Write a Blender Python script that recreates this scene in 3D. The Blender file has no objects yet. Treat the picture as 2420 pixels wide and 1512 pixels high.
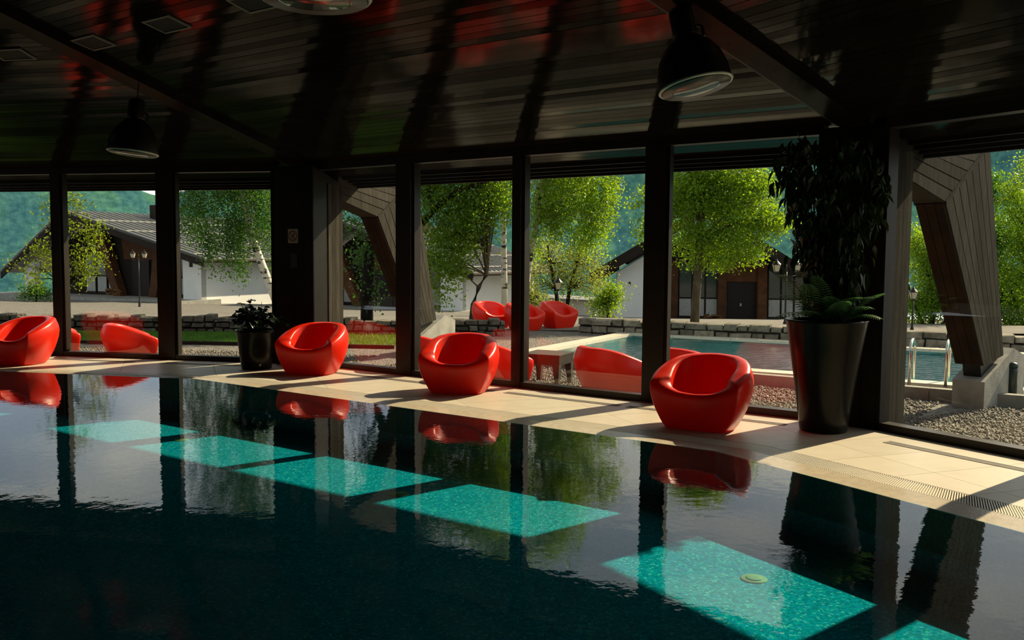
import bpy, bmesh, math, random
import numpy as np
from mathutils import Vector, Matrix

random.seed(7)
RNG = np.random.default_rng(11)
S = bpy.context.scene
COL = S.collection

# ------------------------------------------------------------------ camera
EYE = 1.6
FPX, PITCH, ROLL = 2121.9, math.radians(4.1415), math.radians(.4042)
cam_data = bpy.data.cameras.new('camera')
cam_data.sensor_width = 36.0
cam_data.lens = 36.0 * FPX / 2420.0
cam_data.clip_end = 4000
cam_data.clip_start = .05
cam = bpy.data.objects.new('camera', cam_data)
COL.objects.link(cam)
cam.location = (0, 0, EYE)
cam.matrix_world = (Matrix.Translation((0, 0, EYE)) @ Matrix.Rotation(math.pi / 2 - PITCH, 4, 'X')
                    @ Matrix.Rotation(ROLL, 4, 'Z'))
S.camera = cam

# ------------------------------------------------------------------ look
S.view_settings.view_transform = 'Standard'
S.view_settings.look = 'None'
S.view_settings.exposure = 0.0
S.view_settings.gamma = 1.0
S.view_settings.use_curve_mapping = False
S.cycles.max_bounces = 10
S.cycles.transparent_max_bounces = 16
S.cycles.sample_clamp_indirect = 6.0

# ------------------------------------------------------------------ sky and sun
SUN_AZ, SUN_EL = math.radians(50.6), math.radians(33.0)
SKY_STRENGTH, SUN_STRENGTH = .80, 10.5
world = bpy.data.worlds.new('sky')
S.world = world
world.use_nodes = True
wn = world.node_tree
wn.nodes.clear()


def wnode(t, **kw):
    n = wn.nodes.new(t)
    for k, v in kw.items():
        setattr(n, k, v)
    return n


wo = wnode('ShaderNodeOutputWorld')
wb = wnode('ShaderNodeBackground')
wtc = wnode('ShaderNodeTexCoord')
wmap = wnode('ShaderNodeMapping')
wmap.inputs['Scale'].default_value = (1.0, 1.0, 2.6)
wnoise = wnode('ShaderNodeTexNoise')
wnoise.inputs['Scale'].default_value = 4.2
wnoise.inputs['Detail'].default_value = 7
wnoise.inputs['Roughness'].default_value = .55
wramp = wnode('ShaderNodeValToRGB')
wramp.color_ramp.elements[0].position = .40
wramp.color_ramp.elements[0].color = (.55, .66, .80, 1)
wramp.color_ramp.elements[1].position = .62
wramp.color_ramp.elements[1].color = (1.28, 1.24, 1.08, 1)
wn.links.new(wtc.outputs['Generated'], wmap.inputs['Vector'])
wn.links.new(wmap.outputs['Vector'], wnoise.inputs['Vector'])
wn.links.new(wnoise.outputs['Fac'], wramp.inputs['Fac'])
wsep = wnode('ShaderNodeSeparateXYZ')
wgr = wnode('ShaderNodeMapRange')
wgr.inputs['From Min'].default_value = 0.0
wgr.inputs['From Max'].default_value = 1.0
wgr.inputs['To Min'].default_value = 1.60
wgr.inputs['To Max'].default_value = .35
wsc = wnode('ShaderNodeVectorMath', operation='SCALE')
wn.links.new(wtc.outputs['Generated'], wsep.inputs['Vector'])
wn.links.new(wsep.outputs['Z'], wgr.inputs['Value'])
wn.links.new(wramp.outputs['Color'], wsc.inputs[0])
wn.links.new(wgr.outputs['Result'], wsc.inputs['Scale'])
# brighter haze of sky around the sun
wdot = wnode('ShaderNodeVectorMath', operation='DOT_PRODUCT')
wdot.inputs[1].default_value = (math.sin(SUN_AZ) * math.cos(SUN_EL), math.cos(SUN_AZ) * math.cos(SUN_EL), math.sin(SUN_EL))
wpow = wnode('ShaderNodeMath', operation='POWER')
wmax = wnode('ShaderNodeMath', operation='MAXIMUM')
wmax.inputs[1].default_value = 0.0
wpow.inputs[1].default_value = 7.0
wglow = wnode('ShaderNodeVectorMath', operation='SCALE')
wglow.inputs[0].default_value = (1.3, 1.2, .98)
wadd = wnode('ShaderNodeVectorMath', operation='ADD')
wn.links.new(wtc.outputs['Generated'], wdot.inputs[0])
wn.links.new(wdot.outputs['Value'], wmax.inputs[0])
wn.links.new(wmax.outputs[0], wpow.inputs[0])
wn.links.new(wpow.outputs[0], wglow.inputs['Scale'])
wn.links.new(wsc.outputs['Vector'], wadd.inputs[0])
wn.links.new(wglow.outputs['Vector'], wadd.inputs[1])
wn.links.new(wadd.outputs['Vector'], wb.inputs['Color'])
wb.inputs['Strength'].default_value = SKY_STRENGTH
wn.links.new(wb.outputs['Background'], wo.inputs['Surface'])

sun_data = bpy.data.lights.new('sun', 'SUN')
sun_data.energy = SUN_STRENGTH
sun_data.color = (1.0, .80, .52)
sun_data.angle = math.radians(.6)
sun = bpy.data.objects.new('sun', sun_data)
COL.objects.link(sun)
sun_dir = Vector((math.sin(SUN_AZ) * math.cos(SUN_EL), math.cos(SUN_AZ) * math.cos(SUN_EL), math.sin(SUN_EL)))
sun.location = sun_dir * 60
sun.rotation_euler = sun_dir.to_track_quat('Z', 'Y').to_euler()

# ------------------------------------------------------------------ surveying: where a sight line meets a level or a depth
_R = np.array([1, 0, 0.])
_F = np.array([0, math.cos(PITCH), -math.sin(PITCH)])
_U = np.array([0, math.sin(PITCH), math.cos(PITCH)])


def ray(x, y):
    a, b = (x - 1210) / FPX, -(y - 756) / FPX
    u = math.cos(ROLL) * a + math.sin(ROLL) * b
    v = -math.sin(ROLL) * a + math.cos(ROLL) * b
    return u * _R + v * _U + _F


def onz(x, y, z=0.0):
    d = ray(x, y)
    return np.array([0, 0, EYE]) + d * ((z - EYE) / d[2])


def ony(x, y, Y):
    d = ray(x, y)
    return np.array([0, 0, EYE]) + d * (Y / d[1])


# ------------------------------------------------------------------ materials
def new_mat(name):
    m = bpy.data.materials.new(name)
    m.use_nodes = True
    m.node_tree.nodes.clear()
    return m, m.node_tree


def nd(nt, t, ins=None, **kw):
    n = nt.nodes.new(t)
    for k, v in kw.items():
        setattr(n, k, v)
    for k, v in (ins or {}).items():
        n.inputs[k].default_value = v
    return n


def c4(c):
    return (c[0], c[1], c[2], 1)


def plain(name, col, rough=.6, metal=0., spec=None, var=.15, scale=8., bump=0., bscale=40., stretch=(1, 1, 1), coat=0., rand=0., coords='Object'):
    """principled surface with soft procedural colour variation, optional bump and per-object tint"""
    if spec is None:
        spec = .5 if rough < .55 else .12
    m, nt = new_mat(name)
    out = nd(nt, 'ShaderNodeOutputMaterial')
    p = nd(nt, 'ShaderNodeBsdfPrincipled', {'Roughness': rough, 'Metallic': metal, 'Specular IOR Level': spec, 'Coat Weight': coat})
    tc = nd(nt, 'ShaderNodeTexCoord')
    mp = nd(nt, 'ShaderNodeMapping', {'Scale': stretch})
    nt.links.new(tc.outputs[coords], mp.inputs['Vector'])
    nz = nd(nt, 'ShaderNodeTexNoise', {'Scale': scale, 'Detail': 5., 'Roughness': .6})
    nt.links.new(mp.outputs['Vector'], nz.inputs['Vector'])
    rp = nd(nt, 'ShaderNodeValToRGB')
    rp.color_ramp.elements[0].position = .3
    rp.color_ramp.elements[0].color = c4([v * (1 - var) for v in col])
    rp.color_ramp.elements[1].position = .7
    rp.color_ramp.elements[1].color = c4([min(1, v * (1 + var)) for v in col])
    nt.links.new(nz.outputs['Fac'], rp.inputs['Fac'])
    src = rp.outputs['Color']
    if rand:
        oi = nd(nt, 'ShaderNodeObjectInfo')
        mr = nd(nt, 'ShaderNodeMapRange', {'To Min': 1 - rand, 'To Max': 1 + rand})
        nt.links.new(oi.outputs['Random'], mr.inputs['Value'])
        mx = nd(nt, 'ShaderNodeVectorMath', operation='SCALE')
        nt.links.new(src, mx.inputs[0])
        nt.links.new(mr.outputs['Result'], mx.inputs['Scale'])
        src = mx.outputs['Vector']
    nt.links.new(src, p.inputs['Base Color'])
    if bump:
        nb = nd(nt, 'ShaderNodeTexNoise', {'Scale': bscale, 'Detail': 4.})
        nt.links.new(mp.outputs['Vector'], nb.inputs['Vector'])
        bp = nd(nt, 'ShaderNodeBump', {'Strength': bump, 'Distance': .02})
        nt.links.new(nb.outputs['Fac'], bp.inputs['Height'])
        nt.links.new(bp.outputs['Normal'], p.inputs['Normal'])
    nt.links.new(p.outputs['BSDF'], out.inputs['Surface'])
    return m


def schlick(nt, f0, normal=None, scale=1.0):
    g = nd(nt, 'ShaderNodeNewGeometry')
    d = nd(nt, 'ShaderNodeVectorMath', operation='DOT_PRODUCT')
    nt.links.new(g.outputs['Incoming'], d.inputs[0])
    nt.links.new(normal if normal else g.outputs['Normal'], d.inputs[1])
    a = nd(nt, 'ShaderNodeMath', operation='ABSOLUTE')
    nt.links.new(d.outputs['Value'], a.inputs[0])
    s = nd(nt, 'ShaderNodeMath', operation='SUBTRACT', use_clamp=True)
    s.inputs[0].default_value = 1
    nt.links.new(a.outputs[0], s.inputs[1])
    w = nd(nt, 'ShaderNodeMath', operation='POWER')
    nt.links.new(s.outputs[0], w.inputs[0])
    w.inputs[1].default_value = 5
    ma = nd(nt, 'ShaderNodeMath', operation='MULTIPLY_ADD', use_clamp=True)
    nt.links.new(w.outputs[0], ma.inputs[0])
    ma.inputs[1].default_value = (1 - f0) * scale
    ma.inputs[2].default_value = f0 * scale
    return ma.outputs[0]


def clear_mat(name, tint, f0, rough=0.0, ripple=None):
    """clear sheet: tinted see-through plus a Fresnel mirror (glass, water)"""
    m, nt = new_mat(name)
    out = nd(nt, 'ShaderNodeOutputMaterial')
    tr = nd(nt, 'ShaderNodeBsdfTransparent', {'Color': c4(tint)})
    gl = nd(nt, 'ShaderNodeBsdfGlossy', {'Roughness': rough})
    mix = nd(nt, 'ShaderNodeMixShader')
    nrm = None
    if ripple:
        tc = nd(nt, 'ShaderNodeTexCoord')
        h = None
        for sc, st, stretch in ripple:
            mp = nd(nt, 'ShaderNodeMapping', {'Scale': stretch, 'Rotation': (0, 0, .6)})
            nt.links.new(tc.outputs['Object'], mp.inputs['Vector'])
            nz = nd(nt, 'ShaderNodeTexNoise', {'Scale': sc, 'Detail': 3., 'Roughness': .5})
            nt.links.new(mp.outputs['Vector'], nz.inputs['Vector'])
            ml = nd(nt, 'ShaderNodeMath', operation='MULTIPLY')
            nt.links.new(nz.outputs['Fac'], ml.inputs[0])
            ml.inputs[1].default_value = st
            if h is None:
                h = ml.outputs[0]
            else:
                ad = nd(nt, 'ShaderNodeMath', operation='ADD')
                nt.links.new(h, ad.inputs[0])
                nt.links.new(ml.outputs[0], ad.inputs[1])
                h = ad.outputs[0]
        bp = nd(nt, 'ShaderNodeBump', {'Strength': 1.0, 'Distance': 1.0})
        nt.links.new(h, bp.inputs['Height'])
        nrm = bp.outputs['Normal']
        nt.links.new(nrm, gl.inputs['Normal'])
    fac = schlick(nt, f0, nrm)
    nt.links.new(fac, mix.inputs['Fac'])
    nt.links.new(tr.outputs[0], mix.inputs[1])
    nt.links.new(gl.outputs[0], mix.inputs[2])
    nt.links.new(mix.outputs[0], out.inputs['Surface'])
    return m


def leaf_mat(name, col, trans, tw=.5, var=.35, rough=.5, rand=0.):
    m, nt = new_mat(name)
    out = nd(nt, 'ShaderNodeOutputMaterial')
    p = nd(nt, 'ShaderNodeBsdfPrincipled', {'Roughness': rough, 'Specular IOR Level': .4})
    t = nd(nt, 'ShaderNodeBsdfTranslucent')
    tc = nd(nt, 'ShaderNodeTexCoord')
    nz = nd(nt, 'ShaderNodeTexNoise', {'Scale': 1.7, 'Detail': 4.})
    nt.links.new(tc.outputs['Object'], nz.inputs['Vector'])
    for c, sh, key in ((col, p, 'Base Color'), (trans, t, 'Color')):
        rp = nd(nt, 'ShaderNodeValToRGB')
        rp.color_ramp.elements[0].position = .3
        rp.color_ramp.elements[0].color = c4([v * (1 - var) for v in c])
        rp.color_ramp.elements[1].position = .7
        rp.color_ramp.elements[1].color = c4([v * (1 + var) for v in c])
        nt.links.new(nz.outputs['Fac'], rp.inputs['Fac'])
        nt.links.new(rp.outputs['Color'], sh.inputs[key])
    mix = nd(nt, 'ShaderNodeMixShader', {'Fac': tw})
    nt.links.new(p.outputs[0], mix.inputs[1])
    nt.links.new(t.outputs[0], mix.inputs[2])
    nt.links.new(mix.outputs[0], out.inputs['Surface'])
    return m


def tile_mat(name):
    """small glass mosaic: cells of slightly different turquoise with pale grout; the palest cells imitate highlights"""
    m, nt = new_mat(name)
    out = nd(nt, 'ShaderNodeOutputMaterial')
    p = nd(nt, 'ShaderNodeBsdfPrincipled', {'Roughness': .9, 'Specular IOR Level': 0.})
    tc = nd(nt, 'ShaderNodeTexCoord')
    vo = nd(nt, 'ShaderNodeTexVoronoi', {'Scale': 52., 'Randomness': .4})
    nt.links.new(tc.outputs['Object'], vo.inputs['Vector'])
    sx = nd(nt, 'ShaderNodeSeparateColor')
    nt.links.new(vo.outputs['Color'], sx.inputs['Color'])
    rp = nd(nt, 'ShaderNodeValToRGB')
    cr = rp.color_ramp
    cr.elements[0].position = 0
    cr.elements[0].color = (.002, .19, .27, 1)
    cr.elements[1].position = 1
    cr.elements[1].color = (.05, .44, .42, 1)
    for ps, c in ((.35, (.002, .28, .33)), (.62, (.004, .36, .39)), (.80, (.006, .26, .44)), (.92, (.09, .50, .47))):  # cell tones vary; the palest ones paint in twinkling highlights
        e = cr.elements.new(ps)
        e.color = c4(c)
    nt.links.new(sx.outputs[0], rp.inputs['Fac'])
    ed = nd(nt, 'ShaderNodeTexVoronoi', {'Scale': 52., 'Randomness': .4}, feature='DISTANCE_TO_EDGE')
    nt.links.new(tc.outputs['Object'], ed.inputs['Vector'])
    mr = nd(nt, 'ShaderNodeMapRange', {'From Min': .02, 'From Max': .08})
    nt.links.new(ed.outputs['Distance'], mr.inputs['Value'])
    mx = nd(nt, 'ShaderNodeMix', data_type='RGBA')
    nt.links.new(mr.outputs['Result'], mx.inputs['Factor'])
    mx.inputs['A'].default_value = (.01, .20, .22, 1)
    nt.links.new(rp.outputs['Color'], mx.inputs['B'])
    nt.links.new(mx.outputs['Result'], p.inputs['Base Color'])
    nt.links.new(p.outputs[0], out.inputs['Surface'])
    return m


def chair_mat():
    m, nt = new_mat('red_plastic')
    out = nd(nt, 'ShaderNodeOutputMaterial')
    p = nd(nt, 'ShaderNodeBsdfPrincipled', {'Base Color': (.78, .018, .002, 1), 'Roughness': .33, 'Specular IOR Level': .45})
    tc = nd(nt, 'ShaderNodeTexCoord')
    nz = nd(nt, 'ShaderNodeTexNoise', {'Scale': 160., 'Detail': 3.})
    nt.links.new(tc.outputs['Object'], nz.inputs['Vector'])
    bp = nd(nt, 'ShaderNodeBump', {'Strength': .06, 'Distance': .004})
    nt.links.new(nz.outputs['Fac'], bp.inputs['Height'])
    nt.links.new(bp.outputs['Normal'], p.inputs['Normal'])
    t = nd(nt, 'ShaderNodeBsdfTranslucent', {'Color': (1., .030, .001, 1)})
    mix = nd(nt, 'ShaderNodeMixShader', {'Fac': .17})
    nt.links.new(p.outputs[0], mix.inputs[1])
    nt.links.new(t.outputs[0], mix.inputs[2])
    nt.links.new(mix.outputs[0], out.inputs['Surface'])
    return m


def hill_mat():
    m, nt = new_mat('hazed_meadow')
    out = nd(nt, 'ShaderNodeOutputMaterial')
    p = nd(nt, 'ShaderNodeBsdfPrincipled', {'Roughness': 1., 'Specular IOR Level': 0.})
    tc = nd(nt, 'ShaderNodeTexCoord')
    n1 = nd(nt, 'ShaderNodeTexNoise', {'Scale': 3.2, 'Detail': 6.})
    n2 = nd(nt, 'ShaderNodeTexNoise', {'Scale': 15., 'Detail': 10., 'Roughness': .72})
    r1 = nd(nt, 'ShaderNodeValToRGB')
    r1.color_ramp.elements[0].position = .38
    r1.color_ramp.elements[0].color = (.026, .090, .108, 1)  # distance haze is put into the slope colours as blue-green
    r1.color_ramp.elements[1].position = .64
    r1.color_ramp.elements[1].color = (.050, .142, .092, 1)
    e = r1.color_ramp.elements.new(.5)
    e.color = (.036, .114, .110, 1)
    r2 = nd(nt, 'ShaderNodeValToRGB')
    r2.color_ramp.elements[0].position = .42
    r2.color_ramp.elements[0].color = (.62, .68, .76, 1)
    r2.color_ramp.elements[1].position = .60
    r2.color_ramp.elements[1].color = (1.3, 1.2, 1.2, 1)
    mx = nd(nt, 'ShaderNodeMix', data_type='RGBA', blend_type='MULTIPLY')
    mx.inputs['Factor'].default_value = 1
    mp = nd(nt, 'ShaderNodeMapping', {'Scale': (1, 1.2, 1)})
    nt.links.new(tc.outputs['UV'], mp.inputs['Vector'])
    for n, r in ((n1, r1), (n2, r2)):
        nt.links.new(mp.outputs['Vector'], n.inputs['Vector'])
        nt.links.new(n.outputs['Fac'], r.inputs['Fac'])
    nt.links.new(r1.outputs['Color'], mx.inputs['A'])
    nt.links.new(r2.outputs['Color'], mx.inputs['B'])
    nt.links.new(mx.outputs['Result'], p.inputs['Base Color'])
    nt.links.new(p.outputs[0], out.inputs['Surface'])
    return m


def voronoi_mat(name, c1, c2, scale, rough=.9):
    m, nt = new_mat(name)
    out = nd(nt, 'ShaderNodeOutputMaterial')
    p = nd(nt, 'ShaderNodeBsdfPrincipled', {'Roughness': rough})
    tc = nd(nt, 'ShaderNodeTexCoord')
    vo = nd(nt, 'ShaderNodeTexVoronoi', {'Scale': scale})
    nt.links.new(tc.outputs['Object'], vo.inputs['Vector'])
    sp = nd(nt, 'ShaderNodeSeparateColor')
    nt.links.new(vo.outputs['Color'], sp.inputs['Color'])
    mx = nd(nt, 'ShaderNodeMix', data_type='RGBA')
    nt.links.new(sp.outputs[0], mx.inputs['Factor'])
    mx.inputs['A'].default_value = c4(c1)
    mx.inputs['B'].default_value = c4(c2)
    nt.links.new(mx.outputs['Result'], p.inputs['Base Color'])
    bp = nd(nt, 'ShaderNodeBump', {'Strength': .9, 'Distance': .03})
    nt.links.new(vo.outputs['Distance'], bp.inputs['Height'])
    bp.invert = True
    nt.links.new(bp.outputs['Normal'], p.inputs['Normal'])
    nt.links.new(p.outputs[0], out.inputs['Surface'])
    return m


M = {}
M['slot'] = plain('slot_grey', (.13, .125, .11), .7)  # even grey of the air grille slots
M['deck_tile'] = plain('deck_tile', (.52, .475, .37), .42, var=.06, scale=5, bump=.04, bscale=90, rand=.05)
M['grout'] = plain('grout', (.20, .18, .14), .8)
M['coping'] = plain('coping_stone', (.50, .44, .33), .25, var=.12, scale=14, bump=.08, bscale=60)
M['grate'] = plain('grate_plastic', (.66, .62, .50), .35, var=.05)
M['black_void'] = plain('gutter_wet', (.10, .095, .08), .5)
M['mosaic'] = tile_mat('pool_mosaic')
M['water'] = clear_mat('pool_water', (.55, .90, .92), .02, 0.0, ripple=((7., .0009, (1, 1, 1)), (26., .00016, (1, 1, 1))))
M['water_out'] = clear_mat('outdoor_water', (.40, .72, .76), .02, .02, ripple=((4.0, .085, (1, 1.4, 1)), (11., .022, (1, 1.2, 1))))
M['basin_out'] = plain('outdoor_basin', (.10, .34, .33), .5, var=.1)
M['glass'] = clear_mat('window_glass', (.965, .975, .97), .042, 0.0)
M['lantern_glass'] = plain('lantern_glass', (.44, .42, .30), .25, var=.05)
M['frame'] = plain('dark_bronze_frame', (.014, .011, .008), .40, metal=0., spec=.3, var=.2, scale=12)


def satin_wood(name, col, gloss, rough):
    """dark varnished boards: matt stain under an even satin sheen"""
    m, nt = new_mat(name)
    out = nd(nt, 'ShaderNodeOutputMaterial')
    df = nd(nt, 'ShaderNodeBsdfDiffuse', {'Roughness': .5})
    gl = nd(nt, 'ShaderNodeBsdfGlossy', {'Roughness': rough, 'Color': (1, .97, .92, 1)})
    tc = nd(nt, 'ShaderNodeTexCoord')
    nz = nd(nt, 'ShaderNodeTexNoise', {'Scale': 2.2, 'Detail': 6.})
    oi = nd(nt, 'ShaderNodeObjectInfo')
    nt.links.new(tc.outputs['Object'], nz.inputs['Vector'])
    rp = nd(nt, 'ShaderNodeValToRGB')
    rp.color_ramp.elements[0].position = .3
    rp.color_ramp.elements[0].color = c4([v * .6 for v in col])
    rp.color_ramp.elements[1].position = .7
    rp.color_ramp.elements[1].color = c4([v * 1.4 for v in col])
    nt.links.new(nz.outputs['Fac'], rp.inputs['Fac'])
    nt.links.new(rp.outputs['Color'], df.inputs['Color'])
    bp = nd(nt, 'ShaderNodeBump', {'Strength': .04, 'Distance': .01})
    nt.links.new(nz.outputs['Fac'], bp.inputs['Height'])
    nt.links.new(bp.outputs['Normal'], gl.inputs['Normal'])
    fr = schlick(nt, .5)
    mr = nd(nt, 'ShaderNodeMapRange', {'From Min': .5, 'From Max': 1.0, 'To Min': gloss * .8, 'To Max': gloss * 2.4})
    nt.links.new(fr, mr.inputs['Value'])
    mr2 = nd(nt, 'ShaderNodeMapRange', {'To Min': .6, 'To Max': 1.4})
    nt.links.new(oi.outputs['Random'], mr2.inputs['Value'])
    ml = nd(nt, 'ShaderNodeMath', operation='MULTIPLY')
    nt.links.new(mr.outputs['Result'], ml.inputs[0])
    nt.links.new(mr2.outputs['Result'], ml.inputs[1])
    mix = nd(nt, 'ShaderNodeMixShader')
    nt.links.new(ml.outputs[0], mix.inputs['Fac'])
    nt.links.new(df.outputs[0], mix.inputs[1])
    nt.links.new(gl.outputs[0], mix.inputs[2])
    nt.links.new(mix.outputs[0], out.inputs['Surface'])
    return m


M['beam'] = satin_wood('varnished_beam_wood', (.012, .0095, .0065), .032, .22)
M['ceiling'] = satin_wood('varnished_ceiling_board', (.010, .0085, .006), .050, .10)
M['ceiling_slab'] = plain('roof_underlay', (.010, .008, .006), .8)
M['column'] = plain('dark_stained_timber', (.010, .0085, .0065), .40, spec=.25, var=.3, scale=6)
M['weathered'] = plain('weathered_board', (.050, .047, .038), .9, spec=.02, var=.32, scale=3.0, stretch=(6, 6, .7), rand=.18, bump=.25, bscale=50)
M['weathered_dark'] = plain('weathered_core', (.040, .032, .024), .85, var=.3)
M['brown_board'] = plain('brown_board', (.030, .018, .010), .7, var=.35, scale=4, rand=.15)
M['concrete'] = plain('concrete', (.30, .30, .27), .85, var=.22, scale=4, bump=.15)
M['dark_wall'] = plain('dark_wall_panel', (.020, .018, .015), .6)
M['chair'] = chair_mat()
M['gravel'] = voronoi_mat('gravel_ground', (.07, .066, .058), (.24, .228, .195), 26)
M['pebble'] = plain('pebble', (.19, .18, .155), .7, var=.55, scale=18)
M['road'] = plain('road_gravel', (.185, .178, .155), .95, var=.18, scale=2.2, bump=.3, bscale=30)
M['grass'] = leaf_mat('grass_blade', (.06, .16, .012), (.10, .28, .012), .4)
M['stone'] = plain('wall_stone', (.125, .113, .090), .85, var=.50, scale=7, rand=.35, bump=.5, bscale=25)
M['stone_pale'] = plain('pale_wall_stone', (.20, .185, .145), .85, var=.45, scale=7, rand=.3, bump=.5, bscale=25)
M['mortar'] = plain('wall_mortar', (.055, .052, .046), .95, bump=.3)
M['hill'] = hill_mat()
M['white_render'] = plain('white_render', (.74, .76, .74), .9, var=.04, scale=1.2, bump=.05)
M['metal_roof'] = plain('grey_metal_roof', (.20, .205, .20), .45, metal=.1, var=.12, scale=2)
M['dark_timber'] = plain('dark_eaves_timber', (.018, .013, .010), .8, spec=.2, var=.3)
M['brown_timber'] = plain('brown_timber', (.085, .036, .014), .8, spec=.2, var=.35, scale=3, rand=.2)
M['house_glass'] = plain('house_window_glass', (.035, .055, .050), .08, spec=.7, var=.2)
M['pale_panel'] = plain('pale_window_panel', (.34, .35, .33), .6)
M['door_dark'] = plain('dark_door', (.012, .008, .006), .6, spec=.25)
M['steel'] = plain('polished_steel', (.62, .60, .54), .18, metal=1., var=.05)
M['black_metal'] = plain('black_metal', (.012, .012, .012), .4, metal=.4)
M['enamel'] = plain('black_enamel', (.007, .007, .0065), .35, var=.1)
M['enamel_in'] = plain('grey_reflector', (.085, .085, .075), .35, spec=.6, var=.1)
M['rim_glass'] = plain('pale_glass_rim', (.80, .80, .66), .2, spec=.8)
M['lamp_cover'] = clear_mat('lamp_cover_glass', (.80, .86, .84), .05, .05)
M['panel_frame'] = plain('pale_speaker_frame', (.20, .19, .15), .5)
M['panel_mesh'] = plain('speaker_mesh', (.03, .03, .028), .6)
M['pot'] = plain('black_glazed_pot', (.008, .008, .006), .26, spec=.16, var=.25, scale=3)
M['soil'] = plain('soil', (.02, .015, .01), 1.)
M['dark_leaf'] = leaf_mat('dark_leaf', (.012, .030, .010), (.035, .07, .008), .18, rough=.35)
M['shrub_leaf'] = leaf_mat('shrub_leaf', (.014, .032, .020), (.02, .05, .02), .15, rough=.3)
M['fern_leaf'] = leaf_mat('fern_leaf', (.045, .130, .050), (.08, .20, .05), .3, rough=.4)
M['plant_stem'] = plain('plant_stem', (.03, .025, .012), .8)
M['wicker'] = plain('dark_wicker', (.045, .036, .028), .5, var=.5, scale=60)
M['rubber'] = plain('dark_green_plastic', (.010, .026, .024), .35)
M['sign_white'] = plain('sign_white', (.34, .31, .27), .6, var=.03)
M['sign_red'] = plain('sign_red', (.16, .010, .008), .6, var=.03)
M['sign_black'] = plain('sign_black', (.010, .008, .008), .6, var=.03)
M['switch'] = plain('grey_switch_plate', (.030, .030, .026), .45)
M['bark'] = plain('dark_bark', (.014, .011, .008), .95, var=.45, scale=9, bump=.6, bscale=20, stretch=(1, 1, .3))
M['bark_light'] = plain('brown_bark', (.085, .070, .045), .95, var=.45, scale=9, bump=.6, bscale=20, stretch=(1, 1, .3))
M['firewood'] = plain('firewood', (.12, .06, .025), .9, var=.4)
M['pole_grey'] = plain('grey_pole', (.24, .25, .24), .5)
M['inlet'] = plain('inlet_plastic', (.30, .34, .12), .6, spec=.1)


def birch_mat():
    m, nt = new_mat('birch_bark')
    out = nd(nt, 'ShaderNodeOutputMaterial')
    p = nd(nt, 'ShaderNodeBsdfPrincipled', {'Roughness': .8})
    tc = nd(nt, 'ShaderNodeTexCoord')
    mp = nd(nt, 'ShaderNodeMapping', {'Scale': (2.2, 2.2, 7)})
    nz = nd(nt, 'ShaderNodeTexNoise', {'Scale': 1.3, 'Detail': 5.})
    rp = nd(nt, 'ShaderNodeValToRGB')
    rp.color_ramp.elements[0].position = .40
    rp.color_ramp.elements[0].color = (.03, .025, .02, 1)
    rp.color_ramp.elements[1].position = .47
    rp.color_ramp.elements[1].color = (.62, .60, .50, 1)
    nt.links.new(tc.outputs['Object'], mp.inputs['Vector'])
    nt.links.new(mp.outputs['Vector'], nz.inputs['Vector'])
    nt.links.new(nz.outputs['Fac'], rp.inputs['Fac'])
    nt.links.new(rp.outputs['Color'], p.inputs['Base Color'])
    nt.links.new(p.outputs[0], out.inputs['Surface'])
    return m


M['birch'] = birch_mat()

# ------------------------------------------------------------------ mesh helpers
ORIGIN = {}


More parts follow.
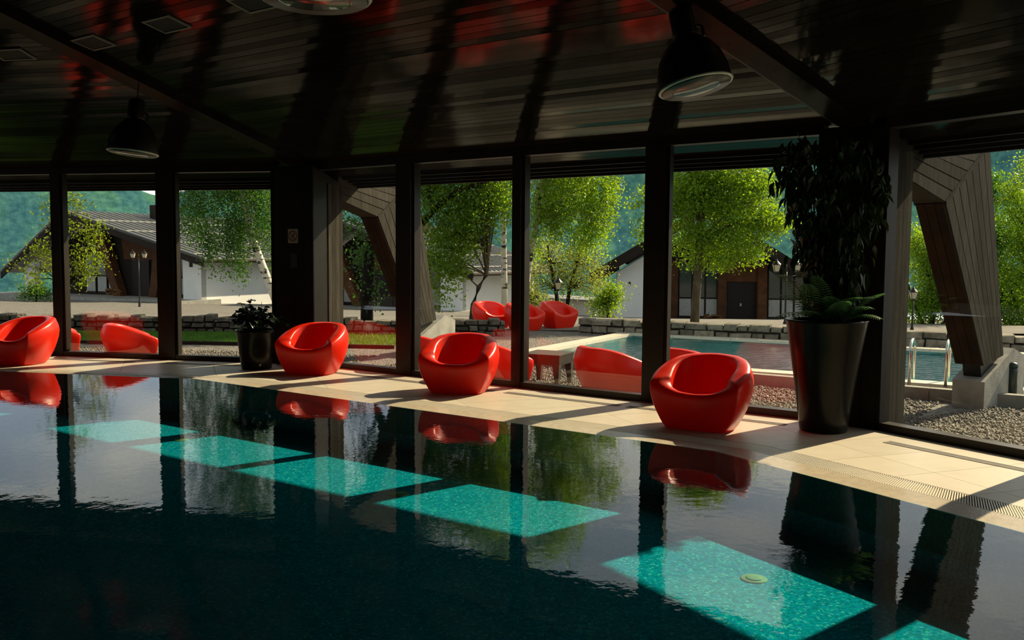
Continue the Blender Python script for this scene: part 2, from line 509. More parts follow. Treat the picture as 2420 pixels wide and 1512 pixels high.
class MB:
    """collects shapes; build() links them as one mesh object"""

    def __init__(self):
        self.v, self.f, self.mi = [], [], []

    def add(self, vs, fs, mi=0):
        o = len(self.v)
        self.v += [tuple(float(c) for c in v) for v in vs]
        self.f += [tuple(i + o for i in f) for f in fs]
        self.mi += [mi] * len(fs)
        return self

    def hexa(self, b, t, mi=0):
        """b, t: four bottom and four top corners in the same turn"""
        return self.add(list(b) + list(t), [(3, 2, 1, 0), (4, 5, 6, 7), (0, 1, 5, 4), (1, 2, 6, 5), (2, 3, 7, 6), (3, 0, 4, 7)], mi)

    def box(self, x0, x1, y0, y1, z0, z1, mi=0):
        return self.hexa([(x0, y0, z0), (x1, y0, z0), (x1, y1, z0), (x0, y1, z0)], [(x0, y0, z1), (x1, y0, z1), (x1, y1, z1), (x0, y1, z1)], mi)

    def obox(self, o, a, b, c, mi=0):
        """box from corner o along vectors a, b, c"""
        o, a, b, c = (np.array(q, float) for q in (o, a, b, c))
        return self.hexa([o, o + a, o + a + b, o + b], [o + c, o + a + c, o + a + b + c, o + b + c], mi)

    def prism(self, poly, z0, z1, mi=0):
        n = len(poly)
        return self.add([(p[0], p[1], z0) for p in poly] + [(p[0], p[1], z1) for p in poly],
                        [tuple(range(n - 1, -1, -1)), tuple(range(n, 2 * n))] + [(i, (i + 1) % n, n + (i + 1) % n, n + i) for i in range(n)], mi)

    def extrude(self, pts, vec, mi=0):
        """planar polygon of 3-D points swept along vec"""
        n = len(pts)
        pts = [np.array(p, float) for p in pts]
        vec = np.array(vec, float)
        return self.add(pts + [p + vec for p in pts],
                        [tuple(range(n - 1, -1, -1)), tuple(range(n, 2 * n))] + [(i, (i + 1) % n, n + (i + 1) % n, n + i) for i in range(n)], mi)

    def tube(self, pts, rad, n=8, mi=0, cap=True):
        pts = [np.array(p, float) for p in pts]
        if not hasattr(rad, '__len__'):
            rad = [rad] * len(pts)
        vs, fs = [], []
        ref = np.array([0, 0, 1.])
        for i, p in enumerate(pts):
            d = pts[min(i + 1, len(pts) - 1)] - pts[max(i - 1, 0)]
            d = d / (np.linalg.norm(d) + 1e-9)
            r = ref if abs(d @ ref) < .95 else np.array([1., 0, 0])
            a = np.cross(d, r)
            a /= np.linalg.norm(a)
            b = np.cross(d, a)
            for k in range(n):
                t = 2 * math.pi * k / n
                vs.append(p + rad[i] * (math.cos(t) * a + math.sin(t) * b))
        for i in range(len(pts) - 1):
            for k in range(n):
                fs.append((i * n + k, i * n + (k + 1) % n, (i + 1) * n + (k + 1) % n, (i + 1) * n + k))
        if cap:
            fs.append(tuple(range(n - 1, -1, -1)))
            fs.append(tuple(range((len(pts) - 1) * n, len(pts) * n)))
        return self.add(vs, fs, mi)

    def lathe(self, prof, c=(0, 0, 0), n=24, mi=0, closed=False):
        vs, fs = [], []
        for r, z in prof:
            for k in range(n):
                t = 2 * math.pi * k / n
                vs.append((c[0] + r * math.cos(t), c[1] + r * math.sin(t), c[2] + z))
        m = len(prof)
        for i in range(m - 1 + (1 if closed else 0)):
            j = (i + 1) % m
            for k in range(n):
                fs.append((i * n + k, i * n + (k + 1) % n, j * n + (k + 1) % n, j * n + k))
        if not closed:
            fs.append(tuple(range(n - 1, -1, -1)))
            fs.append(tuple(range((m - 1) * n, m * n)))
        return self.add(vs, fs, mi)

    def build(self, name, mat, parent=None, smooth=False, local=False):
        me = bpy.data.meshes.new(name)
        off = ORIGIN.get(parent.name, (0, 0, 0)) if (parent and not local) else (0, 0, 0)
        vs = [(v[0] - off[0], v[1] - off[1], v[2] - off[2]) for v in self.v]
        me.from_pydata(vs, [], self.f)
        for m in (mat if isinstance(mat, (list, tuple)) else [mat]):
            me.materials.append(m)
        if any(self.mi):
            me.polygons.foreach_set('material_index', self.mi)
        if smooth:
            me.polygons.foreach_set('use_smooth', [True] * len(self.f))
        me.update()
        bm = bmesh.new()
        bm.from_mesh(me)
        bmesh.ops.recalc_face_normals(bm, faces=bm.faces)
        bm.to_mesh(me)
        bm.free()
        o = bpy.data.objects.new(name, me)
        COL.objects.link(o)
        if parent:
            o.parent = parent
            ORIGIN[o.name] = off
        return o


def numpy_mesh(name, verts, quads, mat, parent=None, smooth=False):
    """fast mesh from an (n,3) array and an (m,k) index array"""
    off = np.array(ORIGIN.get(parent.name, (0, 0, 0))) if parent else np.zeros(3)
    verts = np.asarray(verts, np.float32) - off.astype(np.float32)
    quads = np.asarray(quads, np.int32)
    k = quads.shape[1]
    me = bpy.data.meshes.new(name)
    me.vertices.add(len(verts))
    me.vertices.foreach_set('co', verts.ravel())
    me.loops.add(quads.size)
    me.loops.foreach_set('vertex_index', quads.ravel())
    me.polygons.add(len(quads))
    me.polygons.foreach_set('loop_start', np.arange(0, quads.size, k, dtype=np.int32))
    me.materials.append(mat)
    if smooth:
        me.polygons.foreach_set('use_smooth', [True] * len(quads))
    me.update()
    me.validate()
    o = bpy.data.objects.new(name, me)
    COL.objects.link(o)
    if parent:
        o.parent = parent
    return o


def empty(name, loc=(0, 0, 0)):
    o = bpy.data.objects.new(name, None)
    o.empty_display_size = .2
    COL.objects.link(o)
    o.location = tuple(float(c) for c in loc)
    ORIGIN[o.name] = tuple(float(c) for c in loc)
    return o


def tag(o, label=None, cat=None, group=None, kind=None):
    for k, v in (('label', label), ('category', cat), ('group', group), ('kind', kind)):
        if v:
            o[k] = v
    return o


def thing(name, label, cat, loc=(0, 0, 0), group=None):
    return tag(empty(name, loc), label, cat, group)


def struct(o, label=None, cat=None):
    return tag(o, label, cat, None, 'structure')


def kids(o):
    return [c for c in bpy.data.objects if c.parent is o]


def copy_tree(o, parent=None, table=None):
    c = o.copy()
    COL.objects.link(c)
    c.parent = parent
    for ch in (table or {}).get(o.name, []):
        copy_tree(ch, c, table)
    return c


def child_table(root):
    t = {}
    for c in root.children_recursive:
        t.setdefault(c.parent.name, []).append(c)
    return t


# ------------------------------------------------------------------ plan of the pavilion
class Wall:
    def __init__(self, deg, d):
        th = math.radians(deg)
        self.n = np.array([math.sin(th), math.cos(th)])
        self.t = np.array([self.n[1], -self.n[0]])
        self.d = d

    def at(self, t, off=0., z=0.):
        """point t along the wall, off metres outside the glass line"""
        p = self.n * (self.d + off) + self.t * t
        return np.array([p[0], p[1], z])

    def box(self, mb, t0, t1, o0, o1, z0, z1, mi=0):
        c = [self.at(t0, o0), self.at(t1, o0), self.at(t1, o1), self.at(t0, o1)]
        z = np.array([0, 0, 1.])
        return mb.hexa([p + z * z0 for p in c], [p + z * z1 for p in c], mi)


WL, WM, WR = Wall(11.92, 12.082), Wall(35.266, 8.8924), Wall(58.367, 7.2869)
SIDE = 7.611


def meet(a, b, oa=0., ob=None):
    ob = oa if ob is None else ob
    return np.linalg.solve(np.array([a.n, b.n]), [a.d + oa, b.d + ob])


VA, VB = meet(WL, WM), meet(WM, WR)
VL = VA - WL.t * SIDE
VR = VB + WR.t * SIDE
CEN = np.array([-10.525, -4.353])
SLOPE = .2147


def rot(p, deg):
    a = math.radians(deg)
    d = p - CEN
    return CEN + np.array([d[0] * math.cos(a) - d[1] * math.sin(a), d[0] * math.sin(a) + d[1] * math.cos(a)])


# ring of corners, clockwise seen from above: from VL round to VL again
RING = [VL, VA, VB, VR]
_a0 = math.degrees(math.atan2(*(VR - CEN)[::-1]))
_a1 = math.degrees(math.atan2(*(VL - CEN)[::-1])) - 360
_rad = np.linalg.norm(VR - CEN)
for k in range(1, 12):
    a = math.radians(_a0 + (_a1 - _a0) * k / 12)
    RING.append(CEN + _rad * np.array([math.cos(a), math.sin(a)]))


def hip_t(w, V, inward):
    """t where the line at `inward` metres inside wall w meets the hip from corner V to the centre"""
    d = (CEN - V)
    s = inward / -(d @ w.n)
    return (V + d * s) @ w.t


# ------------------------------------------------------------------ floor, pool
POOL_OFF = {'L': 1.72, 'M': 1.90, 'R': 1.98}
GR0, GR1 = 1.49, 1.73
WATER_Z, POOL_Z = -.012, -.47
LL_N = Wall(-11.3, 0)
wLL = Wall(-11.3, 0)
wLL.d = float(VL @ wLL.n)
wRR = Wall(81.6, 0)
wRR.d = float(VR @ wRR.n)
NEAR_Y = 2.3


def offset_chain(off):
    """corner points of the deck line lying off[...] metres inside the glass, left to right"""
    pL = meet(wLL, WL, -1.8, -off['L'])
    pA = meet(WL, WM, -off['L'], -off['M'])
    pB = meet(WM, WR, -off['M'], -off['R'])
    pR = meet(WR, wRR, -off['R'], -1.8)
    return [pL, pA, pB, pR]


edge = offset_chain(POOL_OFF)
f_ = (edge[2][1] - NEAR_Y) / (edge[2][1] - edge[3][1])
near_right = edge[2] + (edge[3] - edge[2]) * f_
pool_poly = [edge[0] - np.array([5.5, 1.5])] + edge[:3] + [near_right, np.array([edge[0][0] - 5.5, NEAR_Y])]
# deck slab: ring between the glass line and the gutter, plus the near deck the photographer stands on
fl = MB()
outer = [VL, VA, VB, VR]
g0 = offset_chain({'L': GR0, 'M': GR0, 'R': GR0})
for i in range(3):
    fl.prism([outer[i], outer[i + 1], g0[i + 1], g0[i]], -.40, -.012)
fl.prism([RING[14], VL, g0[0], pool_poly[0]], -.40, -.012)
fl.prism([VR, RING[4], RING[5], near_right + np.array([0, -.02]), g0[3]], -.40, -.012)
fl.prism([near_right + np.array([0, -.02]), RING[5], RING[6], RING[7], RING[8], RING[9], RING[10], RING[11], RING[12], RING[13], pool_poly[5] + np.array([0, -.02])], -.40, -.010)
floor = struct(fl.build('floor', M['grout']))


def clip(poly, a, b):
    """keep the part of poly on the right-hand side of a->b (clockwise regions)"""
    out = []
    e = b - a
    s = lambda p: e[0] * (p[1] - a[1]) - e[1] * (p[0] - a[0])
    for i in range(len(poly)):
        p, q = poly[i], poly[(i + 1) % len(poly)]
        sp, sq = s(p), s(q)
        if sp <= 0:
            out.append(p)
        if (sp < 0 < sq) or (sq < 0 < sp):
            out.append(p + (q - p) * (sp / (sp - sq)))
    return out


TU = np.array([math.cos(math.radians(20.6)), math.sin(math.radians(20.6))])
TV = np.array([-TU[1], TU[0]])
TW, TH = 1.2, .586
regions = [[outer[i], outer[i + 1], g0[i + 1], g0[i]] for i in range(3)]
for iu in range(-14, 12):
    for iv in range(-6, 36):
        u0, v0 = 5.29 + iu * TW, 5.08 + iv * TH
        for reg in regions:
            poly = [TU * u + TV * v for u, v in ((u0 + .002, v0 + .002), (u0 + .002, v0 + TH - .002), (u0 + TW - .002, v0 + TH - .002), (u0 + TW - .002, v0 + .002))]
            for k in range(4):
                if len(poly) < 3:
                    break
                poly = clip(poly, reg[k], reg[(k + 1) % 4])
            if len(poly) < 3:
                continue
            P = np.array(poly)
            area = .5 * abs(np.dot(P[:, 0], np.roll(P[:, 1], 1)) - np.dot(P[:, 1], np.roll(P[:, 0], 1)))
            if area < .012:
                continue
            MB().prism(poly, -.012, 0.).build('floor_tile', M['deck_tile'], floor)

# pool shell (floor and sides) and the water
pb = MB()
n = len(pool_poly)
pb.add([(p[0], p[1], POOL_Z) for p in pool_poly] + [(p[0], p[1], -.02) for p in pool_poly],
       [tuple(range(n))] + [(i, (i + 1) % n, n + (i + 1) % n, n + i) for i in range(n)])
basin = struct(pb.build('pool_basin', M['mosaic']), 'turquoise mosaic lined basin of the indoor pool', 'pool')
pw = MB()
pw.add([(p[0], p[1], WATER_Z) for p in pool_poly], [tuple(range(n))])
water = struct(pw.build('pool_water', M['water']), 'still dark water of the indoor pool mirroring the windows', 'water')
ins = Matrix.Identity(4)

# gutter channel, coping and slatted grating along the three visible sides
g1 = offset_chain({'L': GR1 - .06, 'M': GR1, 'R': GR1 + .03})
gut = MB()
cop = []
for i in range(3):
    gut.prism([g0[i], g0[i + 1], g1[i + 1], g1[i]], -.30, -.032)
struct(gut.build('trim_gutter', M['black_void']))
for i, nm in enumerate(('left', 'middle', 'right')):
    a0, a1, b1, b0 = g1[i], g1[i + 1], edge[i + 1], edge[i]
    cp = MB()
    cp.add([(*a0, 0.002), (*a1, .002), (*b1, -.014), (*b0, -.014), (*a0, -.3), (*a1, -.3), (*b1, -.3), (*b0, -.3)],
           [(0, 1, 2, 3), (7, 6, 5, 4), (0, 3, 7, 4), (3, 2, 6, 7), (2, 1, 5, 6), (1, 0, 4, 5)])
    struct(cp.build('trim_%d' % (i + 1), M['coping']), 'sloping wet stone coping at the %s stretch of pool edge' % nm, 'pool coping')
    # bars
    gr = thing('overflow_grating', 'pale slatted overflow grating along the %s stretch of pool edge' % nm, 'drain grating', (*((a0 + a1) / 2), 0.), 'pool edge gratings')
    c0, c1 = g0[i], g0[i + 1]
    L = np.linalg.norm(c1 - c0)
    nb = int(L / .0175)
    rails = MB()
    for p0, p1, sgn in ((c0, c1, 1), (a0, a1, -1)):
        w = (WL, WM, WR)[i]
        dn = -w.n * .012 * sgn
        rails.prism([p0, p1, p1 + dn, p0 + dn], -.035, .001)
    rails.build('grating_rail', M['grate'], gr)
    far = MB()
    for k in range(nb):
        f0, f1 = (k + .18) / nb, (k + .74) / nb
        q = [c0 + (c1 - c0) * f0, c0 + (c1 - c0) * f1, a0 + (a1 - a0) * f1, a0 + (a1 - a0) * f0]
        near = (i == 1 and k >= nb - 292) or (i == 2 and k < 292)
        if near:
            MB().prism(q, -.03, .001).build('grating_bar', M['grate'], gr)
        else:
            far.prism(q, -.03, .001)
    if far.v:
        tag(far.build('far_grating_bars', M['grate'], gr), kind='stuff')

# round floor inlets in the pool
for (px, py), where in (((432, 1050), 'in the lit patch left of the pool'), ((950, 1172), 'in the middle lit patch of the pool'), ((1790, 1360), 'in the near right lit patch of the pool')):
    p = onz(px, py, POOL_Z)
    t = thing('floor_inlet', 'round yellow green inlet cover ' + where, 'pool inlet', (p[0], p[1], POOL_Z))
    MB().lathe([(.085, .001), (.085, .004), (.078, .007), (.0005, .007)], p, 28).build('cover_ring', M['inlet'], t, True)
    MB().lathe([(.05, .007), (.052, .009), (.044, .012), (.0005, .012)], p, 20).build('cover_cap', M['inlet'], t, True)

# slotted air outlets in the deck, one per window bay
for w, t0, t1, lab in ((WL, -9.5, -8.1, 'dark slot air grille in the deck at the left windows'), (WL, -7.6, -6.0, 'dark slot air grille in the deck behind the small plant pot'),
                       (WM, -9.4, -6.2, 'dark slot air grille in the deck between the two middle red armchairs'), (WM, -6.05, -4.55, 'dark slot air grille in the deck before the fourth middle pane'),
                       (WM, -4.45, -2.75, 'dark slot air grille in the deck behind the nearest red armchair'), (WR, -4.86, -1.2, 'long grey slot air grille in the sunny deck at far right')):
    r = thing('floor_grille', lab, 'air grille', w.at((t0 + t1) / 2, -.45))
    b = MB()
    w.box(b, t0, t1, -.505, -.495, 0., .004)
    w.box(b, t0, t1, -.415, -.405, 0., .004)
    b.build('grille_frame', M['panel_frame'], r)
    b = MB()
    w.box(b, t0, t1, -.495, -.415, 0., .0025)
    b.build('grille_slot', M['slot'], r)

# ------------------------------------------------------------------ window walls
bays = {
    'L': (WL, [(-13.10, -12.95), (-11.55, -11.30), (-9.74, -9.59), (-7.95, -7.68)], -13.16, -6.06),
    'M': (WM, [(-8.13, -7.87), (-6.25, -6.125), (-4.49, -4.25)], -9.83, -2.60),
    'R': (WR, [(-3.65, -3.44), (-1.60, -1.47), (.25, .50)], -5.27, 2.03),
}
for idx, key in enumerate('LMR'):
    w, mull, ta, tb = bays[key]
    win = struct(empty('window_%d' % (idx + 1), w.at((ta + tb) / 2)))
    cuts = [ta] + [c for m in mull for c in m] + [tb]
    for m0, m1 in mull:
        b = MB()
        w.box(b, m0, m1, -.07, .13, 0., 2.80)
        b.build('mullion', M['frame'], win)
        b = MB()
        w.box(b, m1, m1 + .035, -.03, .05, .075, 2.78)
        w.box(b, m0 - .02, m0, -.03, .05, .075, 2.78)
        b.build('pane_bead', M['frame'], win)
    b = MB()
    w.box(b, ta, tb, -.06, .08, 0., .072)
    b.build('bottom_rail', M['frame'], win)
    b = MB()
    w.box(b, ta, tb, -.06, .08, 2.775, 2.87)
    b.build('head_rail', M['frame'], win)
    for k in range(0, len(cuts), 2):
        b = MB()
        w.box(b, cuts[k] + .002, cuts[k + 1] - .002, .004, .016, .06, 2.79)
        b.build('glass_pane', M['glass'], win)
    # jambs where the glass meets the columns
    b = MB()
    w.box(b, ta - .02, ta + .045, -.06, .08, .0, 2.80)
    w.box(b, tb - .045, tb + .02, -.06, .08, .0, 2.80)
    b.build('side_jamb', M['frame'], win)

# unseen solid walls behind and beside the camera, added to keep the room dark
for i, nm in ((3, 'wall_blackout_right'), (14, 'wall_blackout_left')):
    a, b_ = RING[i], RING[(i + 1) % 15]
    d = (CEN - (a + b_) / 2)
    d = d / np.linalg.norm(d) * .15
    struct(MB().prism([a, b_, b_ + d, a + d][::-1], -.4, 3.0).build(nm, M['dark_wall']))
rear = MB()
for i in range(4, 14):
    a, b_ = RING[i], RING[i + 1]
    d = (CEN - (a + b_) / 2)
    d = d / np.linalg.norm(d) * .15
    rear.prism([a, b_, b_ + d, a + d][::-1], -.4, 3.0)
struct(rear.build('wall_blackout_rear', M['dark_wall']))

# ------------------------------------------------------------------ roof, ceiling boards, hips
CEIL0 = 2.86
EAVE = 1.02


def ring_out(i, off):
    d = RING[i] - CEN
    return RING[i] + d / np.linalg.norm(d) * off


sl = MB()
rz = lambda p: CEIL0 + .02 + SLOPE * max(-1.1, 18.523 - np.linalg.norm(p - CEN) * math.cos(math.radians(11.6)))
N = 15
eo = EAVE / math.cos(math.radians(11.6))
apex = (*CEN, CEIL0 + .02 + SLOPE * 18.523)
vs, fs = [], []
for i in range(N):
    p = ring_out(i, eo)
    vs.append((*p, CEIL0 + .02 - SLOPE * EAVE))
vs.append(apex)
for i in range(N):
    vs.append((vs[i][0], vs[i][1], vs[i][2] + .25))
vs.append((apex[0], apex[1], apex[2] + .25))
for i in range(N):
    j = (i + 1) % N
    fs += [(i, j, N), (N + 1 + j, N + 1 + i, 2 * N + 1), (i, N + 1 + i, N + 1 + j, j)]
sl.add(vs, fs)
struct(sl.build('roof_slab', M['ceiling_slab']))
ceiling = struct(empty('ceiling', (0, 8, 2.9)))
tilt_rng = random.Random(77)
for w, Va, Vb in ((WL, VL, VA), (WM, VA, VB), (WR, VB, VR)):
    bw = .100
    for k in range(-10, 72):
        i0, i1 = k * bw, (k + 1) * bw - .0055
        if k < 0 and k == -1:
            pass
        c = []
        for inn in (i0, i1):
            ta, tb = hip_t(w, Va, inn), hip_t(w, Vb, inn)
            z = CEIL0 + SLOPE * inn + (tilt_rng.uniform(-.0022, .0022) if inn == i0 else 0)
            c.append((w.at(ta, -inn, z), w.at(tb, -inn, z)))
        up = np.array([0, 0, .018])
        MB().hexa([c[0][0], c[0][1], c[1][1], c[1][0]], [c[0][0] + up, c[0][1] + up, c[1][1] + up, c[1][0] + up]).build('ceiling_board' if k >= 0 else 'soffit_board', M['ceiling'], ceiling)
# hip beams inside, eaves boards outside
for i, V in ((0, VL), (1, VA), (2, VB), (3, VR)):
    d = (CEN - V) / np.linalg.norm(CEN - V)
    sd = np.array([d[1], -d[0]])
    m = SLOPE * math.cos(math.radians(11.6))
    hb = MB()
    q = []
    for s in (.1, 15.):
        q.append([np.array([*(V + d * s + sd * x), CEIL0 + m * s + dz]) for x, dz in ((-.13, -.07), (.13, -.07), (.13, .01), (-.13, .01))])
    hb.add(q[0] + q[1], [(0, 1, 2, 3), (7, 6, 5, 4), (0, 4, 5, 1), (1, 5, 6, 2), (2, 6, 7, 3), (3, 7, 4, 0)])
    struct(hb.build('trim_hip_beam', M['beam']))
    hb = MB()
    q = []
    for s in (.1, 15.):
        q.append([np.array([*(V + d * s + sd * x), CEIL0 + m * s + dz]) for x, dz in ((.13, -.04), (.19, -.04), (.19, .01), (.13, .01))])
    hb.add(q[0] + q[1], [(0, 1, 2, 3), (7, 6, 5, 4), (0, 4, 5, 1), (1, 5, 6, 2), (2, 6, 7, 3), (3, 7, 4, 0)])
    struct(hb.build('trim_hip_fillet', M['column']))
for nm, w, Va, Vb in (('left', WL, VL, VA), ('middle', WM, VA, VB), ('right', WR, VB, VR)):
    ev = thing('eaves_board', 'dark timber eaves boards above the %s window wall' % nm, 'eaves', w.at((hip_t(w, Va, -1) + hip_t(w, Vb, -1)) / 2, 1., 2.6))
    ev['kind'] = 'structure'
    for o0, o1, zz, hh in ((.62, .66, -.035, .03), (.76, .80, -.04, .035), (.88, .92, -.045, .04)):
        b = MB()
        za = CEIL0 - SLOPE * o0
        w.box(b, hip_t(w, Va, -o0), hip_t(w, Vb, -o0), o0, o1, za + zz, za)
        b.build('soffit_batten', M['column'], ev)
    b = MB()
    w.box(b, hip_t(w, Va, -1.0), hip_t(w, Vb, -1.0), .985, 1.03, 2.595, 2.86)
    b.build('fascia_board', M['column'], ev)

# ------------------------------------------------------------------ corner columns, raking buttresses and their footings
for nm, V, s0, wl, wr in (('by the small plant pot', VA, -.24, -.40, .27), ('behind the tall plant pot', VB, -.12, -.31, .30)):
    o = (V - CEN) / np.linalg.norm(V - CEN)
    sd = np.array([o[1], -o[0]])
    P = lambda s, x, z: np.array([*(V + o * s + sd * x), z])
    col = thing('corner_column', 'dark timber clad corner column ' + nm, 'column', P(0, 0, 0))
    col['kind'] = 'structure'
    b = MB()
    b.hexa([P(s0, wl, 0), P(s0, wr, 0), P(.42, wr, 0), P(.42, wl, 0)], [P(s0, wl, 2.83), P(s0, wr, 2.83), P(.42, wr, 2.62), P(.42, wl, 2.62)])
    b.build('core', M['column'], col)
    nb = 4
    for k in range(nb):
        x0, x1 = wl + (wr - wl) * k / nb + .003, wl + (wr - wl) * (k + 1) / nb - .003
        MB().hexa([P(s0 - .014, x0, 0), P(s0 - .014, x1, 0), P(s0, x1, 0), P(s0, x0, 0)], [P(s0 - .014, x0, 2.8), P(s0 - .014, x1, 2.8), P(s0, x1, 2.8), P(s0, x0, 2.8)]).build('board', M['column'], col)
    for sgn, xx in ((1, wr), (-1, wl)):
        for k in range(4):
            a0, a1 = .09 + .09 * k + .002, .09 + .09 * (k + 1) - .002
            MB().hexa([P(a0, xx, -.1), P(a1, xx, -.1), P(a1, xx + .014 * sgn, -.1), P(a0, xx + .014 * sgn, -.1)], [P(a0, xx, 2.6), P(a1, xx, 2.6), P(a1, xx + .014 * sgn, 2.6), P(a0, xx + .014 * sgn, 2.6)]).build('board', M['weathered'], col)
    # buttress: roof beam running out through the eaves, bent down to a raking leg
    bt = thing('raking_buttress', 'weathered board clad raking buttress outside the corner column ' + nm, 'buttress', P(2.8, 0, .3))
    W, WC = .145, .03
    P = lambda s, x, z: np.array([*(V + o * s + sd * (x + WC)), z])
    EL0, EL1, FT0, FT1 = (1.56, 2.18), (2.74, 2.90), (2.86, .35), (3.50, .43)
    b = MB()
    b.extrude([P(s, -W, z) for s, z in ((.47, 2.40), EL0, EL1, (1.06, 3.05), (1.06, 2.62), (.47, 2.74))], np.array([*(sd * 2 * W), 0]))
    b.extrude([P(s, -W, z) for s, z in (EL0, FT0, FT1, EL1)], np.array([*(sd * 2 * W), 0]))
    b.build('core', M['weathered_dark'], bt)
    L = lambda a, b_, f: (a[0] + (b_[0] - a[0]) * f, a[1] + (b_[1] - a[1]) * f)
    for sgn in (1, -1):
        x = W * sgn
        dv = np.array([*(sd * .016 * sgn), 0])
        nb = 6
        lo1, hi1 = EL0, EL1
        for k in range(nb):
            f0, f1 = k / nb + .012, (k + 1) / nb - .004
            # boards run along the beam and stop at the mitre
            p0, p1 = L((.47, 2.40), (.47, 3.05), f0), L((.47, 2.40), (.47, 3.05), f1)
            m0, m1 = L(lo1, hi1, f0), L(lo1, hi1, f1)
            MB().extrude([P(p0[0], x, min(p0[1], 2.72)), P(m0[0], x, m0[1]), P(m1[0], x, m1[1]), P(p1[0], x, min(p1[1], 2.74))], dv).build('beam_board', M['weathered'], bt)
        nb = 7
        for k in range(nb):
            f0, f1 = k / nb + .008, (k + 1) / nb - .004
            t0, t1 = L(lo1, hi1, f0), L(lo1, hi1, f1)
            q0, q1 = L(FT0, FT1, f0), L(FT0, FT1, f1)
            MB().extrude([P(t0[0], x, t0[1]), P(q0[0], x, q0[1]), P(q1[0], x, q1[1]), P(t1[0], x, t1[1])], dv).build('leg_board', M['weathered'], bt)
        d = np.array([hi1[0] - lo1[0], hi1[1] - lo1[1]])
        d = d / np.linalg.norm(d)
        pn = np.array([-d[1], d[0]]) * .022
        MB().extrude([P(lo1[0] - pn[0], x, lo1[1] - pn[1]), P(hi1[0] - pn[0], x, hi1[1] - pn[1]), P(hi1[0] + pn[0], x, hi1[1] + pn[1]), P(lo1[0] + pn[0], x, lo1[1] + pn[1])], dv * 1.6).build('mitre_strip', M['weathered'], bt)
    # inner face boards
    for k in range(3):
        x0, x1 = -W + 2 * W * k / 3 + .003, -W + 2 * W * (k + 1) / 3 - .003
        MB().hexa([P(FT0[0], x0, .37), P(FT0[0], x1, .37), P(FT0[0] - .015, x1, .36), P(FT0[0] - .015, x0, .36)], [P(EL0[0], x0, 2.18), P(EL0[0], x1, 2.18), P(EL0[0] - .015, x1, 2.17), P(EL0[0] - .015, x0, 2.17)]).build('inner_board', M['brown_board'], bt)
    ft = MB()
    ft.extrude([P(s, -.18, z) for s, z in ((2.86, -.5), (2.86, .16), (3.62, .43), (3.78, .50), (4.20, .38), (4.20, -.5))], np.array([*(sd * .36), 0]))
    ftt = ft.build('concrete_footing', M['concrete'])
    tag(ftt, 'sloping concrete footing under the raking buttress ' + nm, 'footing')
    pl = MB()
    pl.extrude([P(s, -.10, z) for s, z in ((2.98, .195), (2.92, .362), (3.46, .428), (3.48, .37))], np.array([*(sd * .20), 0]))
    pl.build('base_plate', M['black_metal'], bt)

# ------------------------------------------------------------------ terrain, hills
GZ = -.17


def ground_z(x, y):
    s = np.clip(.034 + .001 * (x + 20), .034, .062)
    d = np.maximum(0, y - 23)
    z = GZ - s * d
    return np.maximum(z, GZ - 14 + 0 * x) - np.maximum(0, d - 29) * .32


th = np.radians(np.linspace(-30, 150, 181))
rr = np.concatenate([np.linspace(18.30, 40, 56), np.linspace(41, 150, 60)])
TT, RRR = np.meshgrid(th, rr, indexing='ij')
X, Y = CEN[0] + RRR * np.cos(TT), CEN[1] + RRR * np.sin(TT)
Z = ground_z(X, Y)
nn_ = np.sin(X * .9 + 1.3 * np.sin(Y * .7)) * .02 + np.sin(X * 2.3 + Y * 1.9) * .008
Z = Z + np.where(RRR > 24, nn_, 0)
idx = np.arange(TT.size).reshape(TT.shape)
q = np.stack([idx[:-1, :-1], idx[:-1, 1:], idx[1:, 1:], idx[1:, :-1]], -1).reshape(-1, 4)
# leave the outdoor basin open
PU = np.array([math.cos(math.radians(-29.9)), math.sin(math.radians(-29.9))])
PV = np.array([-PU[1], PU[0]])
POOL0 = onz(1250, 838, GZ + .04)[:2]
PLEN, PWID = 8.1, 4.75
cxy = np.stack([X.ravel(), Y.ravel()], -1)[q].mean(1) - POOL0
inside = (cxy @ PU > -.2) & (cxy @ PU < PLEN + .2) & (cxy @ PV > -.2) & (cxy @ PV < PWID + .2)
ground = struct(numpy_mesh('ground', np.stack([X.ravel(), Y.ravel(), Z.ravel()], -1), q[~inside], M['gravel'], smooth=True))
# strip of ground around the basin edge (fills the ragged hole)
st = MB()
ri = [POOL0 + PU * a + PV * b for a, b in ((-.02, -.02), (PLEN + .02, -.02), (PLEN + .02, PWID + .02), (-.02, PWID + .02))]
ro = [POOL0 + PU * a + PV * b for a, b in ((-1.0, -1.0), (PLEN + 1.0, -1.0), (PLEN + 1.0, PWID + 1.0), (-1.0, PWID + 1.0))]
for i in range(4):
    j = (i + 1) % 4
    st.add([(*ri[i], GZ + .006), (*ri[j], GZ + .006), (*ro[j], GZ + .006), (*ro[i], GZ + .006)], [(0, 1, 2, 3)])
struct(st.build('ground_border', M['gravel']))
# gravel road beyond the garden wall
rd = MB()
ys = np.linspace(20.8, 34, 12)
for a, b_ in zip(ys[:-1], ys[1:]):
    c = []
    for y, x in ((a, -34), (a, 14), (b_, 14), (b_, -34)):
        c.append((x, y, float(ground_z(np.array(x), np.array(y))) + .03))
    rd.add(c, [(0, 1, 2, 3)])
struct(rd.build('ground_road', M['road']), 'pale gravel drive between the garden wall and the chalets', 'drive')

